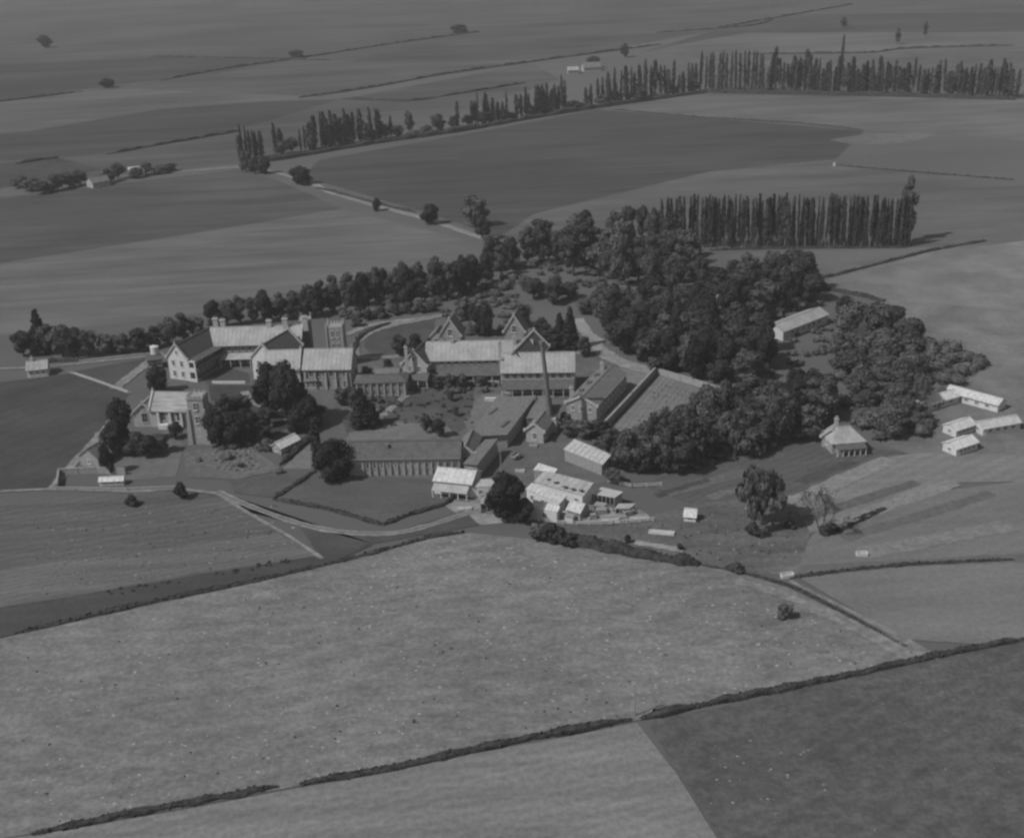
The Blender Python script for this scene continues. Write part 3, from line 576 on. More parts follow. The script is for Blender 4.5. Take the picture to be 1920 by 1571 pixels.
FL = [([(-60,198),(60,184),(155,172)], 'first far field hedge under the square tree clump'), ([(280,107),(450,110),(620,114)], 'level far hedge through the low tree clump'),
      ([(300,152),(430,128),(560,110),(740,82),(900,60)], 'far hedge slanting up through the low tree clump'), ([(560,184),(700,164),(830,140),(1000,116),(1240,84)], 'long far hedge above the ragged poplars'),
      ([(1325,57),(1420,40),(1512,24),(1600,8)], 'dark far hedge climbing to the skyline fields'), ([(825,182),(900,170),(985,156)], 'short far hedge meeting the ragged poplars'),
      ([(200,290),(300,272),(360,262),(450,246)], 'broken far hedge beyond the farmhouses'), ([(1230,62),(1400,50),(1450,36)], 'faint far hedge beneath the skyline hedge'),
      ([(1400,102),(1620,100),(1700,92),(1900,86)], 'far hedge beyond the very tall poplar'), ([(640,186),(760,190),(825,182)], 'faint hedge joining the short far hedge'), ([(30,308),(80,300),(110,296)], 'stub of hedge beside the dark triangular field')]
for pts, lb in FL: hedge(pts, 3.8, 3.0, lb, 'far field hedges', dens=0)
# tufts, thistles and seed heads: nobody could count them
tf = MB(); r = random.Random(5)
def inpoly(poly, x, y):
    c = False; j = len(poly)-1
    for i in range(len(poly)):
        if (poly[i][1] > y) != (poly[j][1] > y) and x < (poly[j][0]-poly[i][0])*(y-poly[i][1])/(poly[j][1]-poly[i][1])+poly[i][0]: c = not c
        j = i
    return c
big = [(20,1200),(300,1135),(620,1065),(880,1005),(1000,1018),(1350,1070),(1640,1185),(1740,1235),(1200,1345),(560,1468),(60,1555)]
low = [(1260,1370),(1800,1260),(1950,1240),(1950,1560),(1380,1560)]
def scat(poly, n, fn):
    xs = [p[0] for p in poly]; ys = [p[1] for p in poly]; k = 0
    A, B = P(min(xs), max(ys)), P(max(xs), min(ys))
    while k < n:
        x, y = r.uniform(min(xs), max(xs)), r.uniform(min(ys), max(ys))
        if inpoly(poly, x, y): fn(P(x, y)+Vector((0, 0, .14))); k += 1
def tuft(p, s, mi, fl=.5):
    for _ in range(7):
        d = rnd_dir(r); d.z = abs(d.z); clump(tf, p+Vector((d.x*s*.6, d.y*s*.6, d.z*s*fl)), d, s*.5, r, mi)
scat(big, 130, lambda p: tuft(p, r.uniform(.18, .36), 0, .8))
def patch(p, q, mi):                                            # low spread heap of dry seed heads
    n_ = r.choice((6, 7, 8)); a0 = r.uniform(0, 6.28); q2 = q*r.uniform(.5, .9)
    rim = [p + Vector((q*math.cos(a0+6.283*k/n_)*r.uniform(.7, 1.2), q2*math.sin(a0+6.283*k/n_)*r.uniform(.7, 1.2), -.1)) for k in range(n_)]; c = p+Vector((0, 0, q*.22))
    for k in range(n_): tf.face([c, rim[k], rim[(k+1) % n_]], mi)
scat(big, 620, lambda p: patch(p, r.uniform(.3, .75), 1))
scat([(900,1010),(1350,1075),(1640,1190),(1300,1320),(900,1250)], 130, lambda p: patch(p, r.uniform(.35, .8), 1))
scat([(620,1070),(860,1010),(900,1100),(600,1150)], 60, lambda p: patch(p, r.uniform(.35, .8), 1))
scat([(1215,1420),(1500,1360),(1560,1480),(1350,1520)], 26, lambda p: patch(p, r.uniform(.3, .6), 1))
scat(low, 60, lambda p: tuft(p, r.uniform(.12, .26), 1, .2))
scat([(60,960),(400,940),(590,1040),(60,1120)], 110, lambda p: tuft(p, r.uniform(.2, .4), r.choice((0, 1)), .5))
for k in range(7): scat([(60+k*8,975+k*21),(560,945+k*14),(560,947+k*14),(60+k*8,978+k*21)], 26, lambda p: patch(p, r.uniform(.3, .6), r.choice((0, 1, 1))))
scat([(200,1108),(560,1046),(560,1054),(200,1120)], 30, lambda p: tuft(p, r.uniform(.4, .7), 0, .8))
scat([(1180,985),(1480,935),(1500,1055),(1320,1050)], 90, lambda p: tuft(p, r.uniform(.25, .5), r.choice((0, 1)), .5))
scat([(650,700),(890,730),(890,800),(660,810)], 140, lambda p: tuft(p, r.uniform(.4, .9), 0, .6))
vg = MB(); tf0 = tf; tf = vg
for i in range(13):
    for j in range(7):
        x = 398+i*6.2+j*1.5; y = 845+j*6.5-abs(i-7)*.8
        if (i+j) % 2 == 0: tuft(P(x, y)+Vector((0, 0, .2)), .55, 1 if R.random() < .7 else 0, .5)
for i in range(16):
    for j in range(9):
        p0 = P(1240+i*7.5+j*2, 722+i*3.2+j*8)
        if R.random() < .5 and inpoly([(1236,712),(1380,756),(1300,785),(1180,806)], 1240+i*7.5+j*2-j*9, 722+i*2.2+j*8): tuft(P(1240+i*7.5+j*2-j*9, 722+i*2.2+j*8)+Vector((0, 0, .25)), .35, R.choice((0, 1)), .5)
tag(vg.build('vegetable_plants', [M['tuft_dark'], M['tuft_pale']]), kind='stuff'); tf = tf0
tag(tf.build('grass_tufts', [M['tuft_dark'], M['tuft_pale']]), kind='stuff')
UQ = [1.0]
us = MB()                                                       # undergrowth in and round the woods
def under(p):
    q = r.uniform(.8, 1.9)*UQ[0]; lobe(us, (p.x, p.y, q*.45), (q, q*r.uniform(.7, 1), q*.7), int(14*UQ[0]**1.5), .5, r, 0, .8)
for poly, n in (([(950,505),(1100,480),(1300,480),(1340,560),(1210,600),(1130,560)], 120), ([(1320,600),(1350,520),(1530,540),(1560,600),(1640,660),(1450,700),(1440,640)], 120), ([(1120,610),(1320,610),(1460,680),(1450,740),(1230,700)], 90),
                ([(1160,900),(1190,860),(1400,780),(1560,780),(1540,812),(1330,880)], 90), ([(1560,760),(1580,640),(1760,650),(1740,820),(1640,830)], 100), ([(600,600),(960,520),(980,580),(700,600)], 90), ([(400,760),(500,770),(520,850),(400,845)], 45),
                ([(345,850),(430,840),(560,880),(540,905),(360,905)], 4), ([(640,700),(760,710),(760,760),(640,800)], 40), ([(830,590),(980,580),(980,630),(860,630)], 40), ([(1050,795),(1150,800),(1160,850),(1060,815)], 30), ([(850,715),(930,715),(930,735),(820,745)], 22)):
    scat(poly, n, under)
UQ[0] = 1.7                                                     # thickets closing the canopy
for poly, n in (([(950,505),(1100,475),(1300,478),(1340,560),(1210,590),(1130,550)], 70), ([(1320,600),(1350,515),(1530,540),(1460,600)], 60), ([(1130,610),(1320,605),(1440,670),(1430,715),(1230,695)], 60), ([(1170,885),(1190,860),(1400,780),(1550,780),(1530,808),(1330,870)], 70),
                ([(1560,760),(1590,620),(1780,640),(1790,740),(1740,820),(1640,825)], 110), ([(1560,575),(1720,600),(1700,640),(1580,640)], 30), ([(590,600),(960,520),(975,550),(700,596)], 60), ([(1740,640),(1860,680),(1800,720),(1740,760)], 30)):
    scat(poly, n, under)
tag(us.build('undergrowth', M['leaf_mid']), kind='stuff')
#BUILDINGS
# ------------------------------------------------------------------ air: thin even haze over the whole plain
mb = MB(); mb.abox(-3600, -650, -1, 3600, 7500, 136)
hz = mb.build('haze', bpy.data.materials.new('air')); hm = hz.data.materials[0]; hm.use_nodes = True; ht = hm.node_tree
ht.nodes.remove(ht.nodes['Principled BSDF']); pv = ht.nodes.new('ShaderNodeVolumePrincipled'); ht.links.new(pv.outputs[0], ht.nodes['Material Output'].inputs['Volume'])
pv.inputs['Color'].default_value = (.9, .9, .9, 1); pv.inputs['Density'].default_value = HAZE; tag(hz, kind='stuff')
# ------------------------------------------------------------------ buildings
UP = Vector((0, 0, 1))
def xy(v): return Vector((v.x, v.y, 0))
class Fr: pass
def frame(A, B, w, he, hr):
    f = Fr(); f.A, f.B = xy(A), xy(B); f.d = (f.B-f.A).normalized(); f.n = Vector((f.d.y, -f.d.x, 0)); f.w, f.he, f.hr, f.L = w, he, hr, (f.B-f.A).length
    f.at = lambda t, off, z: f.A + f.d*t + f.n*off + UP*z
    return f
def slab(mb, pts, th, mi=0):
    """thick sheet hanging th below pts"""
    a, b, c = [Vector(p) for p in pts[:3]]; nn = (b-a).cross(c-b).normalized()
    if nn.z < 0: nn = -nn
    top = [Vector(p) for p in pts]; bot = [p - nn*th for p in top]; n = len(top)
    mb.face(top, mi); mb.face(bot[::-1], mi)
    for k in range(n): j = (k+1) % n; mb.face([top[k], bot[k], bot[j], top[j]], mi)
def wing(root, A, B, w, he, hr, wall, roof, over=.45, verge=.25, coping=None, hip=(0, 0), ribs=None):
    f = frame(A, B, w, he, hr); h = w/2; a = f.at; wb = MB()
    c = [a(0, h, 0), a(f.L, h, 0), a(f.L, -h, 0), a(0, -h, 0)]; ct = [p + UP*he for p in c]
    for k in range(4): j = (k+1) % 4; wb.face([c[k], c[j], ct[j], ct[k]])
    if not hip[0]: wb.face([ct[3], ct[0], a(0, 0, hr)])
    if not hip[1]: wb.face([ct[1], ct[2], a(f.L, 0, hr)])
    # plinth and eaves course stand proud
    for s in (1, -1):
        wb.box(a(f.L/2, s*(h+.03), .25), f.d*(f.L/2+.06), f.n*.06, UP*.25); wb.box(a(f.L/2, s*(h+.02), he-.2), f.d*(f.L/2), f.n*.05, UP*.12)
    wo = fixn(wb.build('wall', M[wall], root)); rb = MB(); sl_ = (hr-he)/h; e = .06
    for s in (1, -1):
        lo = h+over; zl = he-over*sl_+e
        pts = [a(-verge if not hip[0] else -over, s*lo, zl), a(f.L+(verge if not hip[1] else over), s*lo, zl), a(f.L+(verge if not hip[1] else -hip[1]), 0, hr+e), a(-verge if not hip[0] else hip[0], 0, hr+e)]
        slab(rb, pts, .14)
    for k in (0, 1):
        if hip[k]:
            t0 = -over if k == 0 else f.L+over; t1 = hip[0] if k == 0 else f.L-hip[1]
            slab(rb, [a(t0, h+over, he-over*sl_+e-.01), a(t0, -h-over, he-over*sl_+e-.01), a(t1, 0, hr+e-.01)], .14)
    r0, r1 = (hip[0] or -verge), (f.L-hip[1] if hip[1] else f.L+verge)
    rb.box(a((r0+r1)/2, 0, hr+.08), f.d*((r1-r0)/2), f.n*.16, UP*.07)
    if ribs is None: ribs = int((r1-r0)/1.3) if roof in ('roof_white', 'roof_bright') and not (hip[0] or hip[1]) else 0
    for i in range(ribs):
        t = r0+(r1-r0)*(i+.5)/ribs
        for s in (1, -1):
            mid = (a(t, s*(h+over), he-over*sl_+e+.03)+a(t, 0, hr+e+.03))/2; dv = (a(t, 0, hr)-a(t, s*(h+over), he-over*sl_))/2
            rb.box(mid, f.d*.05, dv, dv.normalized().cross(f.d)*.04)
    ro = fixn(rb.build('roof', M[roof], root)); f.roof = ro
    if w > 6.5 and not (hip[0] or hip[1]):
        for s in (1, -1): gb = MB(); gb.box(a((r0+r1)/2, s*(h+over+.08), he-over*sl_-.04), f.d*((r1-r0)/2), f.n*.08, UP*.07); gb.build('gutter', M['timber'], root)
    for k in (coping or ()):
        cb = MB(); t = -.1 if k == 0 else f.L+.1
        for s in (1, -1):
            p0, p1 = a(t, s*(h+.35), he-.15), a(t, 0, hr+.35); dv = (p1-p0)/2; cb.box((p0+p1)/2, f.d*.28, dv*1.02, dv.normalized().cross(f.d)*.2)
        cb.box(a(t, 0, hr+.7), f.d*.2, f.n*.2, UP*.35)
        for s in (1, -1): cb.box(a(t, s*(h+.35), he-.1), f.d*.32, f.n*.3, UP*.35)
        cb.build('gable_coping', M['stone'], root)
    return f
WM = {}
def winmesh(ww, wh, arch=False, fr='timber_pale'):
    k = (ww, wh, arch, fr)
    if k not in WM:
        mb = MB(); t = .12
        mb.abox(-ww/2, -.05, -wh/2, ww/2, .03, wh/2, 0)
        for x0, x1, z0, z1 in ((-ww/2-t, -ww/2, -wh/2-t, wh/2+t), (ww/2, ww/2+t, -wh/2-t, wh/2+t), (-ww/2, ww/2, wh/2, wh/2+t), (-ww/2, ww/2, -wh/2-t, -wh/2)): mb.abox(x0, -.05, z0, x1, .09, z1, 1)
        mb.abox(-ww/2-.2, -.05, -wh/2-t-.12, ww/2+.2, .16, -wh/2-t+.002, 1)
        mb.abox(-.03, 0, -wh/2, .03, .05, wh/2, 1); mb.abox(-ww/2, 0, -.03, ww/2, .048, .03, 1)
        WM[k] = mb.mesh('window', [M['glass'], M[fr]])
    return WM[k]
def window(root, p, nrm, ww=1.0, wh=1.7, name='window', fr='timber_pale'):
    o = bpy.data.objects.new(name, winmesh(ww, wh, False, fr)); col.objects.link(o); o.parent = root
    o.location = Vector(p) - root.location; o.rotation_euler = (0, 0, math.atan2(nrm.y, nrm.x) - math.pi/2); return o
def windows(root, f, side, z, n, ww=1.0, wh=1.7, t0=1.5, t1=None, **k):
    t1 = f.L-1.5 if t1 is None else t1
    for i in range(n):
        t = t0+(t1-t0)*(i/(n-1) if n > 1 else .5); window(root, f.at(t, side*(f.w/2+.02), z), f.n*side, ww, wh, **k)
def gwindow(root, f, end, z, off=0, ww=1.1, wh=1.8, **k):
    s = -1 if end == 0 else 1; window(root, f.at(0 if end == 0 else f.L, off, z)+f.d*s*.02, f.d*s, ww, wh, **k)
def door(root, f, side, t, ww=1.2, wh=2.2, end=None):
    mb = MB()
    if end is None: c, nn, al = f.at(t, side*f.w/2, wh/2), f.n*side, f.d
    else: nn = f.d*(-1 if end == 0 else 1); c, al = f.at(0 if end == 0 else f.L, t, wh/2), f.n
    mb.box(c, al*ww/2, nn*.06, UP*wh/2, 0); mb.box(c+UP*(wh/2+.08), al*(ww/2+.15), nn*.1, UP*.08, 1)
    for s in (1, -1): mb.box(c+al*s*(ww/2+.07), al*.07, nn*.09, UP*wh/2, 1)
    mb.build('door', [M['brick_dark'], M['timber_pale']], root)
def veranda(root, f, side, depth, zlo, zhi, t0, t1, posts, roof='roof_mid', rail=False, post='timber_pale'):
    h = f.w/2*side; rb = MB(); s = side
    slab(rb, [f.at(t0, h+s*.05, zhi), f.at(t1, h+s*.05, zhi), f.at(t1, h+s*(depth+.3), zlo-.05), f.at(t0, h+s*(depth+.3), zlo-.05)], .12); fixn(rb.build('veranda_roof', M[roof], root))
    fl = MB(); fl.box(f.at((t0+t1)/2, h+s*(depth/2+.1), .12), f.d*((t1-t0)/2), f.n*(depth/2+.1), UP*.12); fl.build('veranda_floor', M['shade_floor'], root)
    for i in range(posts):
        t = t0+.15+(t1-t0-.3)*i/(posts-1); mb = MB(); mb.box(f.at(t, h+s*depth, (zlo+.24)/2), f.d*.09, f.n*.09, UP*((zlo-.24)/2)); mb.build('post', M[post], root)
    if rail:
        mb = MB(); mb.box(f.at((t0+t1)/2, h+s*(depth+.02), 1.1), f.d*((t1-t0)/2), f.n*.04, UP*.06); mb.build('rail', M[post], root)
def chimney(root, p, z0, z1, wd=1.0, m='stone', pots=2):
    mb = MB(); p = xy(p); mb.box(p+UP*(z0+z1)/2, (wd/2, 0, 0), (0, wd*.35, 0), (0, 0, (z1-z0)/2)); mb.box(p+UP*(z1+.1), (wd*.6, 0, 0), (0, wd*.45, 0), (0, 0, .12))
    for k in range(pots):
        x = (k-(pots-1)/2)*wd*.42; mb.tube(p+Vector((x, 0, z1+.2)), p+Vector((x, 0, z1+.9)), .16, .13, 6)
    return mb.build('chimney', M[m], root)
def house(name, A, label, cat, group=None): return empty(name, xy(A), label, cat, group)
# ---- hall A : white roofed block round a court
r_ = house('college_hall', P(470, 700), 'long white roofed college block with white end gable and twin cross wings', 'college building')
fL = wing(r_, P(328, 647, 11), P(400, 610, 11), 7.2, 7, 11, 'white_wall', 'roof_dark', coping=(0,))
for z, n in ((5.2, 2), (1.9, 2)):
    for k in range(n): gwindow(r_, fL, 0, z, (-1.6, 1.4)[k], .9, 1.7)
gwindow(r_, fL, 0, 8.6, 0, .7, 1.1)
windows(r_, fL, -1, 5, 5); windows(r_, fL, -1, 1.9, 5)
# two storey veranda along its court side, white end screen with dark arches
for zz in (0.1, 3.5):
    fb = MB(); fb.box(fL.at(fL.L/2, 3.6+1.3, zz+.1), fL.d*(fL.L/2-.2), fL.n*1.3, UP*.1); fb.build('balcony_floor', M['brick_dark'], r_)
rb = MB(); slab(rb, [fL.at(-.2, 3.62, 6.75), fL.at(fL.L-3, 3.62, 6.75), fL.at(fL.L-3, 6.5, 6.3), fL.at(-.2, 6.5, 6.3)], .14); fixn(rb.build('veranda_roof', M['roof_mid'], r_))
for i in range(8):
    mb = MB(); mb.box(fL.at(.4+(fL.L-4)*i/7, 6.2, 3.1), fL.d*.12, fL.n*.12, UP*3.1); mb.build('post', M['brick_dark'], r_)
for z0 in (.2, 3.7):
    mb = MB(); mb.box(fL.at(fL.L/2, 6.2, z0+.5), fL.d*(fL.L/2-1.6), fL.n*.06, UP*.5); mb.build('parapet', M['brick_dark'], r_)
mb = MB()                                                       # end screen: solid bands round two openings
for x0, x1, z0, z1 in ((3.6, 4.2, 0, 6.6), (6.0, 6.5, 0, 6.6), (4.2, 6.0, 0, .9), (4.2, 6.0, 3.0, 4.3), (4.2, 6.0, 6.1, 6.6)):
    mb.box(fL.at(-.05, (x0+x1)/2, (z0+z1)/2), fL.d*.16, fL.n*((x1-x0)/2), UP*((z1-z0)/2))
mb.build('veranda_screen', M['white_wall'], r_)
fB = wing(r_, P(395, 614, 11), P(566, 609, 11), 9.5, 7, 11, 'brick_dark', 'roof_white', coping=(1,))
windows(r_, fB, 1, 5.6, 8, 1.1, 1.6, 4, 19, fr='stone'); windows(r_, fB, 1, 1.8, 6, 1.0, 1.8, 4, 17)
veranda(r_, fB, 1, 2.6, 3.1, 4.2, 3.6, 19, 6, roof='roof_white')
windows(r_, fB, -1, 5, 8, t0=2, t1=24); windows(r_, fB, -1, 1.9, 8, t0=2, t1=24)
fC = wing(r_, P(491, 646, 11.3), P(540, 616, 11.6), 8.6, 7, 11.2, 'white_wall', 'roof_dark', coping=(0, 1))
for z in (5.2, 1.9):
    for o_ in (-2, 1.6): gwindow(r_, fC, 0, z, o_, .9, 1.6)
fF = wing(r_, P(497, 656, 10.8), P(563, 654, 10.8), 9.0, 6.6, 10.6, 'white_wall', 'roof_white', coping=(1,))
windows(r_, fF, 1, 4.9, 4); windows(r_, fF, 1, 1.8, 4)
fG = wing(r_, P(572, 653, 11), P(660, 652, 11), 9.6, 6.6, 10.8, 'brick', 'roof_white', verge=.3)
windows(r_, fG, 1, 4.9, 6, 1.0, 1.7, 2.2, 12, fr='stone'); windows(r_, fG, 1, 1.7, 5, .9, 1.9, 2.2, 12, fr='stone')
for t in (.5, 3.4, 6.5, 9.4, 12.5):
    mb = MB(); mb.box(fG.at(t, fG.w/2+.25, 2.6), fG.d*.22, fG.n*.25, UP*2.6); mb.build('buttress', M['stone'], r_)
for k, (off, z) in enumerate(((-2, 5), (2, 5), (0, 1.8))): gwindow(r_, fG, 1, z, off)
# front porch bays, pale, below the white wing
fp = wing(r_, P(572, 700, 4.5), P(594, 699, 4.5), 4.6, 3.2, 4.6, 'brick_pale', 'roof_grey'); windows(r_, fp, 1, 1.7, 2, .8, 1.4, .9, fp.L-.9)
for px, py, z1 in ((405, 611, 13.2), (418, 611, 12.8), (505, 611, 12.6), (535, 611, 13.2), (573, 611, 13.8)): chimney(r_, P(px, py, 11), 9.5, z1, 1.5)
mb = MB(); q = P(577, 640, 5); mb.box(xy(q)+UP*6, (1.4, 0, 0), (0, 1.6, 0), (0, 0, 6)); mb.build('stair_tower', M['brick_dark'], r_)
mb = MB(); mb.box(xy(q)+UP*12.15, (1.6, 0, 0), (0, 1.8, 0), (0, 0, .18))
for sx in (-1, 1):
    for sy in (-1, 1): mb.tube(xy(q)+Vector((1.4*sx, 1.6*sy, 12.3)), xy(q)+Vector((1.4*sx, 1.6*sy, 14)), .3, .05, 5)
mb.build('parapet', M['stone'], r_)
mb = MB(); a_, b_ = P(398, 719), P(460, 719); mb.box((a_+b_)/2+UP*.35, (b_-a_)/2, (0, .2, 0), UP*.35); tag(mb.build('court_wall', M['white_wall'], loc=(a_+b_)/2), 'low white wall closing the court of the white roofed block', 'wall')
# ---- pinnacled tower
r_ = house('pinnacled_tower', P(632, 652, 5), 'square brick tower with pale pinnacles rising behind the white wing roof', 'tower')
q = xy(P(632, 648, 6)); mb = MB(); mb.box(q+UP*6.2, (2.4, 0, 0), (0, 2.4, 0), (0, 0, 6.2)); mb.build('wall', M['brick'], r_)
for sx in (-1, 1):
    for sy in (-1, 1):
        mb = MB(); c = q+Vector((2.35*sx, 2.35*sy, 0)); mb.tube(c, c+UP*12.8, .36, .32, 8); mb.tube(c+UP*12.8, c+UP*14.2, .36, .03, 8); mb.build('pinnacle', M['brick'], r_)
for k in range(4):
    for s in (-1, 1):
        mb = MB(); mb.box(q+Vector((-1.5+k, 2.3*s, 12.7)), (.28, 0, 0), (0, .14, 0), (0, 0, .3)); mb.build('merlon', M['stone'], r_)
        mb = MB(); mb.box(q+Vector((2.3*s, -1.5+k, 12.7)), (.14, 0, 0), (0, .28, 0), (0, 0, .3)); mb.build('merlon', M['stone'], r_)
for z in (10.5, 6.5):
    window(r_, q+Vector((-.8, -2.42, z)), Vector((0, -1, 0)), .6, 2); window(r_, q+Vector((.8, -2.42, z)), Vector((0, -1, 0)), .6, 2); window(r_, q+Vector((2.42, 0, z)), Vector((1, 0, 0)), .8, 2)
# ---- link range
r_ = house('link_range', P(712, 735), 'low pale brick range with many small windows between the two college blocks', 'college building')
f = wing(r_, P(668, 703, 5.6), P(762, 700, 5.6), 6.5, 4.4, 5.4, 'brick', 'roof_mid', hip=(2, 2))
windows(r_, f, 1, 3.2, 7, .6, 1.0, fr='stone'); windows(r_, f, 1, 1.2, 7, .6, 1.1, fr='stone')
for i in range(8):
    mb = MB(); mb.box(f.at(.4+(f.L-.8)*i/7, f.w/2+.2, 2.0), f.d*.2, f.n*.2, UP*2.0); mb.build('buttress', M['stone'], r_)
f2 = wing(r_, P(705, 690, 5.2), P(748, 689, 5.2), 5, 3.6, 5.2, 'brick', 'roof_grey'); windows(r_, f2, 1, 2.2, 4, .8, 1.2)
# ---- block B : twin gabled block with verandas
r_ = house('twin_gabled_block', P(930, 720), 'brick college block with pale roofs, twin rear gables and shaded verandas', 'college building')
fL = wing(r_, P(775, 660, 10.4), P(803, 632, 10.6), 7.4, 6.6, 10.4, 'brick_pale', 'roof_dark', coping=(0,))
for o_ in (-1.7, 1.3): gwindow(r_, fL, 0, 5.2, o_, .9, 1.6)
gwindow(r_, fL, 0, 8.2, -.2, .9, 1.3); windows(r_, fL, 1, 5, 3, t0=1.5, t1=8)
fr0 = frame(fL.at(0, -3.9, 0), fL.at(0, 4.6, 0), .1, 0, 0)
veranda(r_, fr0, 1, 2.4, 2.9, 4.3, 0, fr0.L, 4, roof='roof_mid')
veranda(r_, fL, 1, 2.4, 2.9, 4.1, 1.0, 9, 4, roof='roof_dark')
fB = wing(r_, P(800, 641, 10.8), P(998, 637, 10.8), 9.4, 7, 10.8, 'brick', 'roof_white')
windows(r_, fB, 1, 6.1, 9, 1.0, 1.2, 4.5, 22, fr='stone'); windows(r_, fB, 1, 1.7, 7, 1, 1.8, 4.5, 21)
veranda(r_, fB, 1, 3.0, 3.0, 5.1, 3, 22, 8, roof='roof_mid')
windows(r_, fB, -1, 5, 10, t0=2, t1=28); windows(r_, fB, -1, 1.8, 10, t0=2, t1=28)
fC = wing(r_, P(965, 662, 11), P(1001, 621, 11.4), 8.6, 7.4, 11.4, 'brick', 'roof_dark', coping=(1,))
windows(r_, fC, 1, 5, 3, t0=3, t1=12)
fF = wing(r_, P(941, 662, 10.8), P(1077, 660, 10.8), 9.2, 7, 10.8, 'brick', 'roof_white')
windows(r_, fF, 1, 5.6, 9, 1.1, 1.7, 1.6, fF.L-1.6, fr='stone'); windows(r_, fF, 1, 1.7, 7, 1.1, 1.8, 1.6, fF.L-1.6)
veranda(r_, fF, 1, 3.2, 2.9, 4.4, .1, fF.L-.1, 8, roof='roof_mid')
for z in (5.2, 1.8):
    for o_ in (-2.4, 0, 2.4): gwindow(r_, fF, 1, z, o_, .9, 1.6)
# rear gabled bays standing above the back roof
for (ax, ay, wd, hh) in ((842, 600, 6.2, 13.2), (963, 593, 6.0, 14.0)):
    A_ = P(ax, ay, hh); fx = wing(r_, A_, A_+Vector((1.2, 7, 0)), wd, hh-4.8, hh, 'brick', 'roof_grey', coping=(0,)); gwindow(r_, fx, 0, hh-4.0, 0, 1.3, 2.0); gwindow(r_, fx, 0, hh-8, 0, 1.3, 2.0)
A_ = P(817, 622, 9.5); fx = wing(r_, A_, A_+Vector((1, 6, 0)), 5, 7.2, 9.6, 'brick', 'roof_grey'); gwindow(r_, fx, 0, 6.5, 0, 1, 1.6)
for px, py, h, z1, wd in ((762, 672, 9, 12.2, .9), (938, 664, 9, 12.6, 1.0), (940, 690, 7, 9.6, .8), (848, 641, 10.8, 12.2, .8), (965, 640, 10.8, 12.0, .9)): chimney(r_, P(px, py, h), 5.5, z1, wd)
# ---- chapel with tower
r_ = house('chapel', P(320, 790), 'stone chapel with ribbed pale roof, small front gable and tall buttressed tower', 'chapel')
f = wing(r_, P(287, 733, 9), P(368, 736, 8.8), 7.6, 5.2, 8.8, 'brick_pale', 'roof_ribbed', coping=(0,), ribs=0)
fg = wing(r_, P(267, 758, 6.6), P(279, 744, 6.6), 6.2, 4.2, 6.6, 'brick_pale', 'roof_ribbed', coping=(0,))
gwindow(r_, fg, 0, 2.7, 0, 1.5, 2.6, fr='stone'); gwindow(r_, fg, 0, 5.6, 0, .7, 1.1, fr='stone')
windows(r_, f, 1, 3.2, 3, 1.2, 2.2, 3.6, 8.2, fr='stone')
for t in (2.4, 5.8, 9): mb = MB(); mb.box(f.at(t, f.w/2+.3, 2.2), f.d*.3, f.n*.35, UP*2.2); mb.build('buttress', M['white_wall'], r_)
mb = MB(); mb.box(f.at(5.5, f.w/2+.9, .6), f.d*3.0, f.n*.8, UP*.6); mb.build('porch', M['white_wall'], r_)
q = xy(P(376, 832, 0)); ax = Vector((.97, -.12, 0)).normalized(); ay = Vector((.12, .97, 0)).normalized()
mb = MB(); q2 = q + ay*2.4
def ring(hw, z): return [q2+ax*(sx*hw)+ay*(sy*hw)+UP*z for sx, sy in ((-1, -1), (1, -1), (1, 1), (-1, 1))]
mb.prism(ring(2.6, 0), ring(2.3, 5)); mb.prism(ring(2.25, 5.001), ring(2.1, 12.6)); t_ = mb.build('tower', M['brick'], r_)
mb = MB(); mb.prism(ring(2.3, 12.4), ring(2.3, 12.9), bottom=True); mb.build('parapet', M['brick'], r_)
for k in range(3):
    for s in (-1, 1):
        mb = MB(); mb.box(q2+ax*(-1.2+1.2*k)+ay*(2.1*s)+UP*13.15, ax*.32, ay*.16, UP*.25); mb.build('merlon', M['brick'], r_)
        mb = MB(); mb.box(q2+ay*(-1.2+1.2*k)+ax*(2.1*s)+UP*13.15, ax*.16, ay*.32, UP*.25); mb.build('merlon', M['brick'], r_)
for sx in (-1, 1):
    for sy in (-1, 1):
        mb = MB(); c = q2+ax*sx*2.4+ay*sy*2.4; mb.prism([c+ax*a+ay*b for a, b in ((-.7, -.7), (.7, -.7), (.7, .7), (-.7, .7))], [c-ax*sx*.25-ay*sy*.25+ax*a*.5+ay*b*.5+UP*9.8 for a, b in ((-.7, -.7), (.7, -.7), (.7, .7), (-.7, .7))]); mb.build('buttress', M['brick'], r_)
for z in (10.6, 6.8, 3.2): window(r_, q2-ay*2.32+UP*z, -ay, .8, 1.9); window(r_, q2+ax*2.32+UP*z, ax, .8, 1.9)
